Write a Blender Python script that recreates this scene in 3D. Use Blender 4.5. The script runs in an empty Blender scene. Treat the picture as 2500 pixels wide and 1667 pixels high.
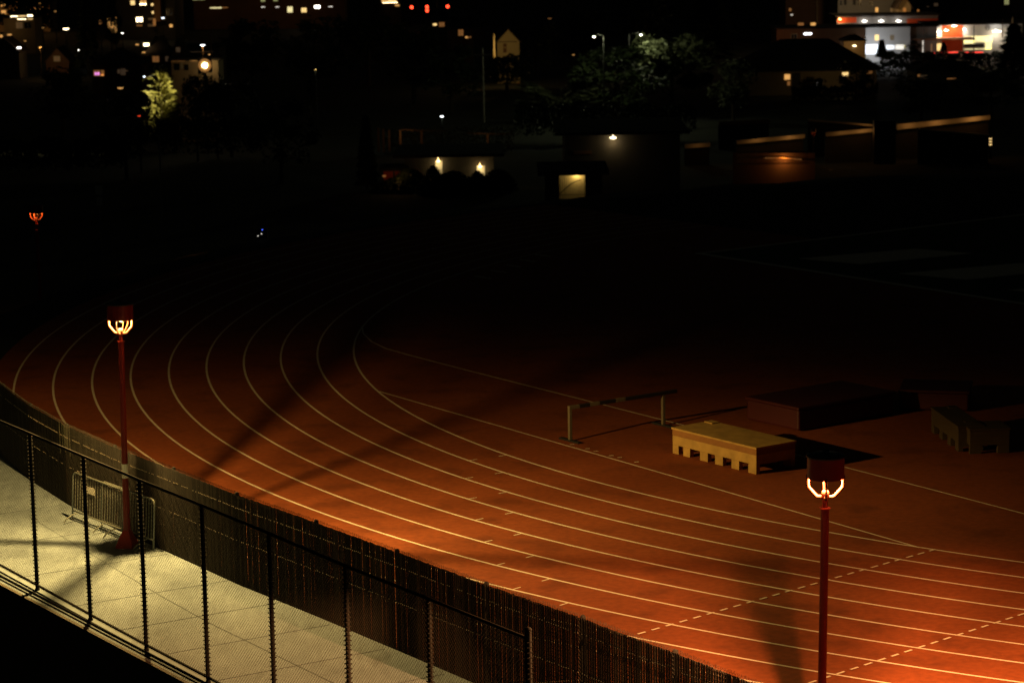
import bpy, bmesh, math, random
from math import sin, cos, pi, radians, hypot, atan2, sqrt, floor
from mathutils import Vector, Matrix
random.seed(7)
S = bpy.context.scene
COL = S.collection

# ------------------------------------------------------------------ camera
FPX, PITCH, ROLL, HC = 6271.8, 0.169165, -0.0170325, 12.9991
cam_d = bpy.data.cameras.new('camera'); cam = bpy.data.objects.new('camera', cam_d); COL.objects.link(cam)
cam_d.sensor_width = 36.0; cam_d.lens = FPX / 2500 * 36; cam_d.clip_start = 0.5; cam_d.clip_end = 3000
cam_d.dof.use_dof = True; cam_d.dof.focus_distance = 47.0; cam_d.dof.aperture_fstop = 2.0
_cr, _sr, _cp, _sp = cos(ROLL), sin(ROLL), cos(PITCH), sin(PITCH)
_up = Vector((0, _sp, _cp)); _rt = Vector((1, 0, 0)); _fw = Vector((0, _cp, -_sp))
_X = _cr * _rt + _sr * _up; _Y = -_sr * _rt + _cr * _up
M = Matrix((_X, _Y, -_fw)).transposed().to_4x4(); M.translation = Vector((0, 0, HC))
cam.matrix_world = M
S.camera = cam

# ------------------------------------------------------------------ night sky, exposure
W = bpy.data.worlds.new('World'); S.world = W; W.use_nodes = True
wn = W.node_tree.nodes; bg = wn['Background']
bg.inputs[0].default_value = (0.55, 0.62, 0.5, 1); bg.inputs[1].default_value = 0.0042
S.view_settings.view_transform = 'Standard'; S.view_settings.look = 'None'
S.view_settings.exposure = 0.0; S.view_settings.gamma = 1.0
S.cycles.max_bounces = 5; S.cycles.diffuse_bounces = 3; S.cycles.glossy_bounces = 2
S.cycles.transparent_max_bounces = 6; S.cycles.sample_clamp_indirect = 3.0
S.cycles.caustics_reflective = False; S.cycles.caustics_refractive = False


# ------------------------------------------------------------------ where things stand
def _ray(x, y):
    a, b = (x - 1250) / FPX, -(y - 833.5) / FPX
    return _fw + a * _X + b * _Y

def P(x, y, z=0.0):                       # point of a level surface at height z
    d = _ray(x, y); return Vector((0, 0, HC)) + d * ((z - HC) / d.z)

def Q(x, y, Y):                           # point of an upright surface Y metres away
    d = _ray(x, y); return Vector((0, 0, HC)) + d * (Y / d.y)

def sm(t): t = min(1, max(0, t)); return t * t * (3 - 2 * t)
PROF = [(0, 0), (6, -3.0), (28, -6.5), (78, -12.0), (178, -15.0), (328, -17.0), (478, -18.0), (600, -15.0), (760, 4.0), (1000, 40.0)]
def gz(x, Y):                             # height of the ground: level inside the stadium, then down to the town
    e = (hypot(x - 28.6, Y - 76.9) if x < 28.6 else Y - 76.9) - 46
    e *= sm((Y - 66) / 14)
    if e <= 0: return 0.0
    for (a, za), (b, zb) in zip(PROF, PROF[1:]):
        if e <= b: return za + (zb - za) * (e - a) / (b - a)
    return PROF[-1][1]
CX, CY, R0, LW = 28.6017, 76.9026, 33.352, 1.07


# ------------------------------------------------------------------ materials
def _new(name):
    m = bpy.data.materials.new(name); m.use_nodes = True
    return m, m.node_tree.nodes, m.node_tree.links, m.node_tree.nodes['Principled BSDF']

def mat(name, col, rough=0.8, var=0.25, scale=3.0, metal=0.0, bump=0.0, spec=0.4, detail=5.0):
    m, n, l, b = _new(name)
    b.inputs['Roughness'].default_value = rough; b.inputs['Metallic'].default_value = metal
    b.inputs['Specular IOR Level'].default_value = spec
    tc = n.new('ShaderNodeTexCoord'); nz = n.new('ShaderNodeTexNoise')
    nz.inputs['Scale'].default_value = scale; nz.inputs['Detail'].default_value = detail
    l.new(tc.outputs['Object'], nz.inputs['Vector'])
    mx = n.new('ShaderNodeMix'); mx.data_type = 'RGBA'
    mx.inputs[6].default_value = tuple(c * (1 - var) for c in col) + (1,)
    mx.inputs[7].default_value = tuple(min(1, c * (1 + var)) for c in col) + (1,)
    l.new(nz.outputs['Fac'], mx.inputs[0]); l.new(mx.outputs[2], b.inputs['Base Color'])
    if bump:
        bp = n.new('ShaderNodeBump'); bp.inputs['Strength'].default_value = bump; bp.inputs['Distance'].default_value = 0.02
        l.new(nz.outputs['Fac'], bp.inputs['Height']); l.new(bp.outputs[0], b.inputs['Normal'])
    return m

def glow(name, col, strength):
    m, n, l, b = _new(name)
    b.inputs['Base Color'].default_value = (*[min(.8, c) for c in col], 1)
    b.inputs['Emission Color'].default_value = (*col, 1); b.inputs['Emission Strength'].default_value = strength
    tc = n.new('ShaderNodeTexCoord'); nz = n.new('ShaderNodeTexNoise'); nz.inputs['Scale'].default_value = 1.3
    mr = n.new('ShaderNodeMapRange'); mr.inputs[3].default_value = strength * .6; mr.inputs[4].default_value = strength * 1.4
    l.new(tc.outputs['Object'], nz.inputs['Vector']); l.new(nz.outputs['Fac'], mr.inputs[0])
    l.new(mr.outputs[0], b.inputs['Emission Strength'])
    return m

def track_mat():
    m, n, l, b = _new('track_rubber')
    b.inputs['Roughness'].default_value = 0.75; b.inputs['Specular IOR Level'].default_value = 0.25
    tc = n.new('ShaderNodeTexCoord')
    def noise(sc, det):
        z = n.new('ShaderNodeTexNoise'); z.inputs['Scale'].default_value = sc; z.inputs['Detail'].default_value = det
        l.new(tc.outputs['Object'], z.inputs['Vector']); return z
    a, c, f = noise(.28, 5), noise(2.3, 6), noise(55, 2)
    mx = n.new('ShaderNodeMix'); mx.data_type = 'RGBA'
    mx.inputs[6].default_value = (.235, .056, .015, 1); mx.inputs[7].default_value = (.38, .098, .027, 1)
    ad = n.new('ShaderNodeMath'); ad.operation = 'MULTIPLY_ADD'; ad.inputs[1].default_value = .5
    l.new(a.outputs['Fac'], ad.inputs[0])
    h = n.new('ShaderNodeMath'); h.operation = 'MULTIPLY'; h.inputs[1].default_value = .5
    l.new(c.outputs['Fac'], h.inputs[0]); l.new(h.outputs[0], ad.inputs[2]); l.new(ad.outputs[0], mx.inputs[0])
    m2 = n.new('ShaderNodeMix'); m2.data_type = 'RGBA'; m2.blend_type = 'MULTIPLY'; m2.inputs[0].default_value = .35
    l.new(mx.outputs[2], m2.inputs[6]); l.new(f.outputs['Fac'], m2.inputs[7])
    w1 = noise(.9, 7); w2 = noise(7.0, 4)
    r1 = n.new('ShaderNodeMapRange'); r1.inputs[1].default_value = .52; r1.inputs[2].default_value = .68; r1.inputs[3].default_value = 1.0; r1.inputs[4].default_value = .72; l.new(w1.outputs['Fac'], r1.inputs[0])
    r2 = n.new('ShaderNodeMapRange'); r2.inputs[1].default_value = .35; r2.inputs[2].default_value = .65; r2.inputs[3].default_value = .88; r2.inputs[4].default_value = 1.12; l.new(w2.outputs['Fac'], r2.inputs[0])
    ww = n.new('ShaderNodeMath'); ww.operation = 'MULTIPLY'; l.new(r1.outputs[0], ww.inputs[0]); l.new(r2.outputs[0], ww.inputs[1])
    m3 = n.new('ShaderNodeVectorMath'); m3.operation = 'SCALE'; l.new(m2.outputs[2], m3.inputs[0]); l.new(ww.outputs[0], m3.inputs['Scale']); l.new(m3.outputs[0], b.inputs['Base Color'])
    bp = n.new('ShaderNodeBump'); bp.inputs['Strength'].default_value = .15; bp.inputs['Distance'].default_value = .01
    l.new(f.outputs['Fac'], bp.inputs['Height']); l.new(bp.outputs[0], b.inputs['Normal'])
    return m

def walk_mat():
    m, n, l, b = _new('walkway_concrete')
    b.inputs['Roughness'].default_value = 0.85; b.inputs['Specular IOR Level'].default_value = 0.25
    tc = n.new('ShaderNodeTexCoord')
    mp = n.new('ShaderNodeMapping'); mp.inputs['Rotation'].default_value = (0, 0, radians(56)); l.new(tc.outputs['Object'], mp.inputs[0])
    nz = n.new('ShaderNodeTexNoise'); nz.inputs['Scale'].default_value = .9; nz.inputs['Detail'].default_value = 8; l.new(tc.outputs['Object'], nz.inputs['Vector'])
    n2 = n.new('ShaderNodeTexNoise'); n2.inputs['Scale'].default_value = 6; n2.inputs['Detail'].default_value = 6
    mp2 = n.new('ShaderNodeMapping'); mp2.inputs['Rotation'].default_value = (0, 0, radians(20)); mp2.inputs['Scale'].default_value = (1, .25, 1)
    l.new(tc.outputs['Object'], mp2.inputs[0]); l.new(mp2.outputs[0], n2.inputs['Vector'])
    cr = n.new('ShaderNodeValToRGB'); cr.color_ramp.elements[0].position = .3; cr.color_ramp.elements[1].position = .72
    cr.color_ramp.elements[0].color = (.205, .262, .315, 1); cr.color_ramp.elements[1].color = (.252, .32, .375, 1)
    l.new(nz.outputs['Fac'], cr.inputs[0])
    m2 = n.new('ShaderNodeMix'); m2.data_type = 'RGBA'; m2.blend_type = 'OVERLAY'; m2.inputs[0].default_value = .3
    l.new(cr.outputs[0], m2.inputs[6]); l.new(n2.outputs['Fac'], m2.inputs[7])
    s1 = n.new('ShaderNodeTexNoise'); s1.inputs['Scale'].default_value = 2.1; s1.inputs['Detail'].default_value = 9; s1.inputs['Roughness'].default_value = .62; l.new(mp2.outputs[0], s1.inputs['Vector'])
    r1 = n.new('ShaderNodeMapRange'); r1.inputs[1].default_value = .56; r1.inputs[2].default_value = .70; r1.inputs[3].default_value = 1.0; r1.inputs[4].default_value = .68; l.new(s1.outputs['Fac'], r1.inputs[0])
    m3 = n.new('ShaderNodeVectorMath'); m3.operation = 'SCALE'; l.new(m2.outputs[2], m3.inputs[0]); l.new(r1.outputs[0], m3.inputs['Scale']); l.new(m3.outputs[0], b.inputs['Base Color'])
    bp = n.new('ShaderNodeBump'); bp.inputs['Strength'].default_value = .2; bp.inputs['Distance'].default_value = .015
    l.new(n2.outputs['Fac'], bp.inputs['Height']); l.new(bp.outputs[0], b.inputs['Normal'])
    return m

def leaf_mat(name, col, trans=.2):
    m, n, l, b = _new(name)
    b.inputs['Roughness'].default_value = 0.6; b.inputs['Specular IOR Level'].default_value = .3
    g = n.new('ShaderNodeNewGeometry'); nz = n.new('ShaderNodeTexNoise'); nz.inputs['Scale'].default_value = 1.1
    l.new(g.outputs['Position'], nz.inputs['Vector'])
    mx = n.new('ShaderNodeMix'); mx.data_type = 'RGBA'
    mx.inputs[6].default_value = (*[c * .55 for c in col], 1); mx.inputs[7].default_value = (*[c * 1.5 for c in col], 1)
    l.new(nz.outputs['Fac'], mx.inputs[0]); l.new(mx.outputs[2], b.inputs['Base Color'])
    return m

MT = {}
MT['track'] = track_mat()
MT['walk'] = walk_mat()
MT['line'] = mat('line_paint', (.86, .72, .56), .7, .24, 3.5)
MT['ground'] = mat('ground_soil', (.014, .016, .010), .95, .4, .4)
MT['turf'] = mat('field_turf', (.03, .06, .02), .95, .3, 1.5)
MT['conc'] = mat('plain_concrete', (.36, .33, .28), .85, .2, 1.2, bump=.1)
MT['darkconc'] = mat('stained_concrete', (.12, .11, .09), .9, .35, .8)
MT['joint'] = mat('joint_filler', (.15, .19, .225), .95, .35, 9)
MT['black'] = mat('black_coated_steel', (.014, .014, .013), .85, .2, 20, spec=.12)
MT['slat'] = mat('brown_plastic_slat', (.0145, .011, .0075), .85, .6, 11, spec=.1)
MT['slat2'] = mat('sun_faded_brown_slat', (.032, .024, .016), .75, .5, 11, spec=.15)
MT['paleslat'] = mat('pale_slat', (.5, .44, .26), .6, .3, 11)
MT['wire'] = mat('galvanised_wire', (.30, .28, .25), .45, .2, 30, metal=.7)
MT['darkwire'] = mat('dark_coated_wire', (.03, .027, .02), .6, .2, 30, spec=.3)
MT['glint'] = mat('rod_glint', (.42, .36, .28), .35, .3, 25, spec=.8)
MT['meshwire'] = mat('black_vinyl_wire', (.06, .055, .045), .45, .2, 20, spec=.5)
MT['zinc'] = mat('galvanised_tube', (.20, .22, .20), .45, .2, 12, metal=.4)
MT['red'] = mat('red_lamp_enamel', (.30, .022, .014), .38, .15, 6, spec=.5)
MT['darkred'] = mat('deep_red_shade_enamel', (.11, .008, .007), .4, .15, 6, spec=.4)
MT['polered'] = mat('deep_red_pole_enamel', (.17, .014, .009), .5, .15, 6, spec=.3)
MT['darkcap'] = mat('dark_lamp_cap', (.02, .022, .02), .5, .2, 8)
MT['arm'] = mat('lamp_arm_enamel', (.06, .017, .010), .7, .1, 8, spec=.02)
MT['steel'] = mat('lamp_reflector', (.6, .58, .53), .5, .08, 8)
MT['wood'] = mat('weathered_plywood', (.36, .23, .06), .8, .5, 3.5, bump=.1)
MT['wood2'] = mat('stained_board', (.22, .10, .025), .8, .25, 5, bump=.1)
MT['wood3'] = mat('shaded_plywood', (.06, .04, .016), .85, .3, 5)  # plywood darkened in colour for platforms out of the lamplight
MT['matred'] = mat('red_vinyl', (.055, .006, .006), .6, .2, 3)
MT['white'] = mat('white_paint', (.72, .70, .64), .6, .12, 5)
MT['paint2'] = mat('dimmed_white_paint', (.13, .11, .07), .8, .25, 7)  # white darkened in colour for the lamplight falling off at the barrier
MT['blk'] = mat('black_paint', (.02, .02, .02), .5, .2, 5)
MT['paper'] = mat('sticker_paper', (.70, .68, .60), .7, .1, 12)
MT['post'] = mat('weathered_wood_post', (.20, .12, .06), .85, .3, 3)
MT['bark'] = mat('tree_bark', (.06, .045, .03), .95, .4, 3)
MT['palebark'] = mat('pale_bark', (.30, .28, .22), .9, .4, 2)
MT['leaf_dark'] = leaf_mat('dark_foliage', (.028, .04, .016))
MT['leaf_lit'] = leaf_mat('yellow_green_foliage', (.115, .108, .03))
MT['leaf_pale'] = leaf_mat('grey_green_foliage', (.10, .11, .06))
MT['roof'] = mat('dark_roofing', (.028, .026, .025), .9, .3, .8)
MT['roofbrown'] = mat('brown_shingle', (.07, .045, .03), .9, .3, 1)
MT['wall_dark'] = mat('dark_render', (.09, .08, .07), .9, .3, .6)
MT['wall_brown'] = mat('brown_render', (.22, .12, .07), .9, .25, .6)
MT['wall_grey'] = mat('grey_render', (.22, .21, .20), .85, .12, .5)
MT['wall_white'] = mat('white_render', (.62, .60, .57), .85, .1, .5)
MT['wall_cream'] = mat('cream_weatherboard', (.58, .48, .27), .85, .12, .8)
MT['wall_orange'] = mat('orange_render', (.62, .085, .02), .8, .12, .8)
MT['wall_beige'] = mat('beige_render', (.40, .30, .18), .9, .2, .8)
MT['glass'] = mat('dark_window_glass', (.02, .02, .022), .15, .2, 2, spec=.6)
MT['trim'] = mat('pale_window_trim', (.55, .50, .36), .7, .1, 3)
G = {
 'amber': glow('amber_window_light', (1, .50, .14), .75), 'warm': glow('warm_window_light', (1, .66, .25), 1.2),
 'bright': glow('bright_warm_light', (1, .80, .45), 6), 'dimamber': glow('dim_amber_light', (1, .42, .12), .16),
 'dim': glow('faint_window_light', (1, .62, .35), .03), 'white': glow('white_lamp_light', (1, .95, .85), 7),
 'cool': glow('cool_lamp_light', (.85, .92, 1), 7), 'red': glow('red_signal_light', (1, .06, .02), 4),
 'rednarrow': glow('tail_trail_glow', (1, .05, .035), 2.2), 'purple': glow('violet_screen_light', (.55, .28, 1), 1.0),
 'blue': glow('blue_led_light', (.06, .12, 1), 2.0), 'shop': glow('shop_interior_light', (1, .86, .42), 1.0),
 'shopwhite': glow('white_shop_interior_light', (.86, .92, 1), 1.25), 'sodium': glow('sodium_lamp_light', (1, .62, .22), 9),
 'flood': glow('floodlight_lens', (1, .92, .62), 60), 'greenish': glow('pale_green_window_light', (.6, .6, .25), .35),
 'dimwhite': glow('dim_white_light', (1, .93, .8), .9),
}


# ------------------------------------------------------------------ mesh helpers
class MB:
    def __init__(s): s.v = []; s.f = []
    def add(s, vs, fs):
        k = len(s.v); s.v += [tuple(v) for v in vs]; s.f += [tuple(i + k for i in f) for f in fs]; return s
    def box(s, a, b):
        (x0, y0, z0), (x1, y1, z1) = [min(p, q) for p, q in zip(a, b)], [max(p, q) for p, q in zip(a, b)]
        return s.add([(x0, y0, z0), (x1, y0, z0), (x1, y1, z0), (x0, y1, z0), (x0, y0, z1), (x1, y0, z1), (x1, y1, z1), (x0, y1, z1)],
                     [(0, 3, 2, 1), (4, 5, 6, 7), (0, 1, 5, 4), (1, 2, 6, 5), (2, 3, 7, 6), (3, 0, 4, 7)])
    def obox(s, o, u, v, w):              # box from a corner and three edge vectors
        o, u, v, w = map(Vector, (o, u, v, w))
        p = [o, o + u, o + u + v, o + v]; p += [q + w for q in p]
        return s.add(p, [(0, 3, 2, 1), (4, 5, 6, 7), (0, 1, 5, 4), (1, 2, 6, 5), (2, 3, 7, 6), (3, 0, 4, 7)])
    def tube(s, pts, r, n=8, cap=True, flat=1.0):
        pts = [Vector(p) for p in pts]; rs = r if isinstance(r, (list, tuple)) else [r] * len(pts)
        k = len(s.v); prev = None
        for i, p in enumerate(pts):
            t = (pts[min(i + 1, len(pts) - 1)] - pts[max(i - 1, 0)]).normalized()
            if prev is None:
                a = Vector((0, 0, 1)) if abs(t.z) < .9 else Vector((1, 0, 0)); e = t.cross(a).normalized()
            else:
                e = (prev - t * prev.dot(t)).normalized()
            prev = e; g = t.cross(e)
            for j in range(n):
                q = 2 * pi * j / n; s.v.append(tuple(p + (e * cos(q) + g * (sin(q) * flat)) * rs[i]))
        for i in range(len(pts) - 1):
            for j in range(n):
                a = k + i * n + j; b = k + i * n + (j + 1) % n
                s.f.append((a, b, b + n, a + n))
        if cap and n > 2:
            s.f.append(tuple(k + j for j in reversed(range(n)))); s.f.append(tuple(k + (len(pts) - 1) * n + j for j in range(n)))
        return s
    def lathe(s, prof, n=28, c=(0, 0, 0)):
        k = len(s.v)
        for r, z in prof:
            for j in range(n):
                q = 2 * pi * j / n; s.v.append((c[0] + r * cos(q), c[1] + r * sin(q), c[2] + z))
        for i in range(len(prof) - 1):
            for j in range(n):
                a = k + i * n + j; b = k + i * n + (j + 1) % n
                s.f.append((a, b, b + n, a + n))
        return s
    def prism(s, poly, d):                # polygon of points pushed along d
        d = Vector(d); n = len(poly); p = [Vector(q) for q in poly]
        return s.add(p + [q + d for q in p], [tuple(range(n)), tuple(reversed(range(n, 2 * n)))] + [(i, i + n, (i + 1) % n + n, (i + 1) % n) for i in range(n)])
    def quad(s, *p): return s.add(p, [tuple(range(len(p)))])
    def build(s, name, m, parent=None, smooth=False, bevel=0, loc=None):
        me = bpy.data.meshes.new(name); me.from_pydata(s.v, [], s.f); me.update()
        bm = bmesh.new(); bm.from_mesh(me); bmesh.ops.recalc_face_normals(bm, faces=bm.faces); bm.to_mesh(me); bm.free()
        me.materials.append(m)
        if smooth:
            for f in me.polygons: f.use_smooth = True
        o = bpy.data.objects.new(name, me); COL.objects.link(o)
        if parent is not None: o.parent = parent
        if loc is not None: o.location = loc
        if bevel:
            b = o.modifiers.new('bevel', 'BEVEL'); b.width = bevel; b.segments = 2; b.limit_method = 'ANGLE'
        return o

def empty(name, loc=(0, 0, 0), rz=0):
    o = bpy.data.objects.new(name, None); COL.objects.link(o); o.location = loc; o.rotation_euler = (0, 0, rz); o.empty_display_size = .2
    return o
def tag(o, label, cat, group=None, kind=None):
    o['label'] = label; o['category'] = cat
    if group: o['group'] = group
    if kind: o['kind'] = kind
    return o
def struct(o, label=None):
    o['kind'] = 'structure'
    if label: o['label'] = label
    return o
KIDS = {}
def kids(o): return [c for c in COL.objects if c.parent == o]
def copy_tree(o, parent=None):
    c = o.copy(); COL.objects.link(c)
    if parent is not None: c.parent = parent
    for ch in kids(o): copy_tree(ch, c)
    return c
def point(name, loc, power, col, size=.05, parent=None, spread=None):
    d = bpy.data.lights.new(name, 'SPOT' if spread else 'POINT'); d.energy = power; d.color = col; d.shadow_soft_size = size
    if spread: d.spot_size = radians(spread); d.spot_blend = .6
    o = bpy.data.objects.new(name, d); COL.objects.link(o); o.location = loc
    if parent is not None: o.parent = parent
    return o
def aim(o, target):
    o.rotation_euler = (Vector(target) - Vector(o.location)).to_track_quat('-Z', 'Y').to_euler()


# ------------------------------------------------------------------ the ground
m = MB(); xs = [-420, -260, -160, -100, -70, -50] + [-40 + 2.5 * i for i in range(36)] + [55, 70, 90, 140, 200, 300, 420]
ys = [66 + 2.5 * i for i in range(38)] + [165, 180, 200, 230, 260, 300, 350, 400, 450, 520, 600, 700, 800, 1000]
for y in ys:
    for x in xs:
        z = gz(x, y) - .03
        m.v.append((x, y, z))
nx = len(xs)
for j in range(len(ys) - 1):
    for i in range(nx - 1): m.f.append((j * nx + i, j * nx + i + 1, (j + 1) * nx + i + 1, (j + 1) * nx + i))
struct(m.build('ground', MT['ground'], smooth=True))

# running track: one sheet inside the fence, curved lanes painted on it
def arc(r, a0, a1, n): return [(CX + r * cos(radians(a0 + (a1 - a0) * i / n)), CY + r * sin(radians(a0 + (a1 - a0) * i / n))) for i in range(n + 1)]
def ring(mb, r0, r1, a0, a1, n, z):
    A, B = arc(r0, a0, a1, n), arc(r1, a0, a1, n); k = len(mb.v)
    mb.v += [(x, y, z) for x, y in A] + [(x, y, z) for x, y in B]
    mb.f += [(k + i, k + i + 1, k + n + 2 + i, k + n + 1 + i) for i in range(n)]
t = MB(); n = 120
rim = arc(43.72, -232, -30, n)
t.v = [(CX, CY, 0)] + [(x, y, 0) for x, y in rim]
t.f = [(0, i, i + 1) for i in range(1, n + 1)]
struct(t.build('running_track', MT['track']))
# verge between the curved track and the straight fence
FA = Vector((-5.8, 49.24, 0)); FD = Vector((.5657, -.8246, 0))
FR = Vector((-FD.y, FD.x, 0))             # towards the track
ang_a = math.degrees(atan2(FA.y - CY, FA.x - CX))
v = MB(); K = 30
inn = arc(43.72, ang_a, -100, K)
out = [FA + FD * (26 * i / K) for i in range(K + 1)]
v.v = [(x, y, -.004) for x, y in inn] + [(p.x, p.y, -.004) for p in out]
v.f = [(i, i + 1, K + 2 + i, K + 1 + i) for i in range(K)]
struct(v.build('track_verge', MT['track']))
fd = MB()
a, b, c = P(1695, 620), P(2500, 745), P(2300, 560)
u1, u2 = (b - a).normalized(), (c - a).normalized()
u2 = (u2 - u1 * u2.dot(u1)).normalized()
fd.obox(a + Vector((0, 0, .004)), u1 * 34, u2 * 22, (0, 0, .004))
struct(fd.build('sports_field', MT['turf']))
mk = MB()
mk.obox(a + Vector((0, 0, .012)), u1 * 34, u2 * .28, (0, 0, .004)); mk.obox(a + u2 * .285 + Vector((0, 0, .012)), u2 * 21, u1 * .2, (0, 0, .004))
for k in range(3):
    o = a + u1 * (3.6 + 5.2 * k) + u2 * 1.9
    mk.prism([o + Vector((0, 0, .012)), o + u1 * 2.6 + u2 * .7 + Vector((0, 0, .012)), o + u1 * 3.3 + u2 * 5.6 + Vector((0, 0, .012)), o + u1 * 1.0 + u2 * 5.0 + Vector((0, 0, .012))], (0, 0, .004))
for k in range(5):
    o = P(1157, 675) + (P(1303, 622) - P(1157, 675)) * (k / 4); e = (P(1195, 681) - P(1157, 675)) * 1.0
    mk.obox(o + Vector((0, 0, .004)), e, e.cross(Vector((0, 0, 1))).normalized() * -.12, (0, 0, .004))
struct(mk.build('field_markings', MT['line']))
ln = MB()
for k in range(10): ring(ln, R0 + LW * k - .030, R0 + LW * k + .030, -232, -60, 150, .005)
for k, a_ in enumerate([-149.58, -146.95, -144.15, -141.54, -139.12, -136.81, -134.61, -132.56, -130.6]):
    for r0, r1 in ((R0 + LW * k + .031, R0 + LW * k + .24), (R0 + LW * (k + 1) - .24, R0 + LW * (k + 1) - .031)):
        w = .017 / r0 * 57.3; ring(ln, r0, r1, a_ - w, a_ + w, 1, .005)
def strip(mb, p, q, w, z=.005):
    p, q = Vector((p[0], p[1], z)), Vector((q[0], q[1], z)); s_ = (q - p).normalized().cross(Vector((0, 0, 1))) * w / 2
    mb.quad(p - s_, q - s_, q + s_, p + s_)
strip(ln, (-3.62, 68.40), (8.17, 50.50), .05, .009)
cur = [(-4.69, 79.41), (-4.58, 78.0), (-4.25, 76.5), (-3.75, 75.2), (-2.95, 73.9), (-1.70, 72.0), (.08, 69.35), (1.95, 66.6), (3.74, 63.95), (7.64, 58.05), (9.21, 55.7), (10.85, 53.2), (14.0, 48.5)]
for p, q in zip(cur, cur[1:]): strip(ln, p, q, .05, .009)
dd = Vector((.741, .671))
for o, k0, k1 in ((Vector((3.76, 46.08)), -2, 5), (Vector((5.67, 42.26)), -1, 5), ):
    for k in range(k0, k1 + 1):
        for j in range(3):
            st = o + dd * (1.083 * k + .361 * j + .02)
            strip(ln, st, st + dd * .20, .05, .009)
for x, y in [(1.36, 61.08), (1.72, 60.55), (1.91, 60.26), (2.26, 59.72), (2.45, 59.5), (2.82, 58.98)]: strip(ln, (x, y), (x + .11, y + .02), .05, .009)
struct(ln.build('lane_lines', MT['line']))

# walkway of concrete flags with an edge beam over the retaining wall
FC = []
for i in range(15): 
    a_ = radians(-176 + (ang_a + 176) * i / 14); FC.append(Vector((CX + 44 * cos(a_), CY + 44 * sin(a_), 0)))
FC += [FA + FD * d for d in (4, 8, 12, 16.3, 22, 28)]
ND = Vector((.5543, -.8323, 0)); NA = Vector((-9.25, 48.32, 0)); NR = Vector((-ND.y, ND.x, 0))
def near_pt(d, off=0): return NA + ND * d + NR * off
wk = MB(); k = len(FC)
left = [near_pt(d, -.36) for d in [-24 + 48 * i / (k - 1) for i in range(k)]]
wk.v = [(p.x, p.y, -.002) for p in [c_ + (Vector((CX, CY, 0)) - c_).normalized() * .08 for c_ in FC]] + [(p.x, p.y, -.002) for p in left]
wk.f = [(i, i + 1, k + i + 1, k + i) for i in range(k - 1)]
struct(wk.build('walkway', MT['walk']))
FC_DENSE = [a_.lerp(b_, i / 60) for a_, b_ in zip(FC, FC[1:]) for i in range(60)]
jn = MB()
jd = Vector((2.68, 1.65, 0)).normalized()
for d in [-12, -9.3, -6.6, -3.9, -1.2, 1.42, 3.45, 5.35, 7.3, 9.2, 11.1, 13, 15, 17, 19]:
    p = near_pt(d, .05); 
    # run the joint as far as the slatted fence
    L = next((l for l in [q * .05 for q in range(1, 200)] if min((p + jd * l - c_).length for c_ in FC_DENSE) < .12), 5)
    strip(jn, p, p + jd * L, .022, .004)
pl = [(-10.6, 54.6), (-8.46, 50.73), (-6.70, 47.6), (-5.51, 45.62), (-3.63, 42.78), (-.9, 38.7), (2.2, 34.0)]
for p, q in zip(pl, pl[1:]): strip(jn, p, q, .022, .004)
struct(jn.build('walkway_joints', MT['joint']))
kb = MB(); kb.obox(near_pt(-24, -.44) + Vector((0, 0, -.3)), ND * 48, NR * .075, (0, 0, .31))
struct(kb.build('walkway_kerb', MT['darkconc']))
rw = MB(); rw.obox(near_pt(-24, -.42) + Vector((0, 0, -6)), ND * 48, NR * .4, (0, 0, 5.69))
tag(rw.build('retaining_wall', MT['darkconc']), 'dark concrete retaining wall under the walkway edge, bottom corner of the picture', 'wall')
ct = MB(); ct.obox(near_pt(-40, -40) + Vector((0, 0, -6.2)), ND * 90, NR * 39.6, (0, 0, .2))
struct(ct.build('lower_court', MT['ground']))


# ------------------------------------------------------------------ red walkway lamps
def lamp_nodes(L, k, seed, lo):
    L.use_nodes = True; nt = L.node_tree; n, l = nt.nodes, nt.links; em = n['Emission']
    tc = n.new('ShaderNodeTexCoord'); sp = n.new('ShaderNodeSeparateXYZ'); l.new(tc.outputs['Normal'], sp.inputs[0])
    ab = n.new('ShaderNodeMath'); ab.operation = 'ABSOLUTE'; l.new(sp.outputs[2], ab.inputs[0])
    mxm = n.new('ShaderNodeMath'); mxm.operation = 'MAXIMUM'; mxm.inputs[1].default_value = .16; l.new(ab.outputs[0], mxm.inputs[0])
    pw = n.new('ShaderNodeMath'); pw.operation = 'POWER'; pw.inputs[1].default_value = -k; l.new(mxm.outputs[0], pw.inputs[0])
    nz = n.new('ShaderNodeTexNoise'); nz.inputs['Scale'].default_value = 3.0; nz.inputs['Detail'].default_value = 1.0
    hz = n.new('ShaderNodeVectorMath'); hz.operation = 'MULTIPLY'; hz.inputs[1].default_value = (1, 1, .25); l.new(tc.outputs['Normal'], hz.inputs[0])
    nm = n.new('ShaderNodeVectorMath'); nm.operation = 'NORMALIZE'; l.new(hz.outputs[0], nm.inputs[0])   # the shade's facets throw radial streaks
    ad = n.new('ShaderNodeVectorMath'); ad.inputs[1].default_value = (seed, 0, 0); l.new(nm.outputs[0], ad.inputs[0]); l.new(ad.outputs[0], nz.inputs['Vector'])
    mr = n.new('ShaderNodeMapRange'); mr.inputs[1].default_value = .3; mr.inputs[2].default_value = .7; mr.inputs[3].default_value = lo; mr.inputs[4].default_value = 2 - lo
    l.new(nz.outputs['Fac'], mr.inputs[0])
    ml = n.new('ShaderNodeMath'); ml.operation = 'MULTIPLY'; l.new(pw.outputs[0], ml.inputs[0]); l.new(mr.outputs[0], ml.inputs[1])
    l.new(ml.outputs[0], em.inputs['Strength'])

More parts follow.
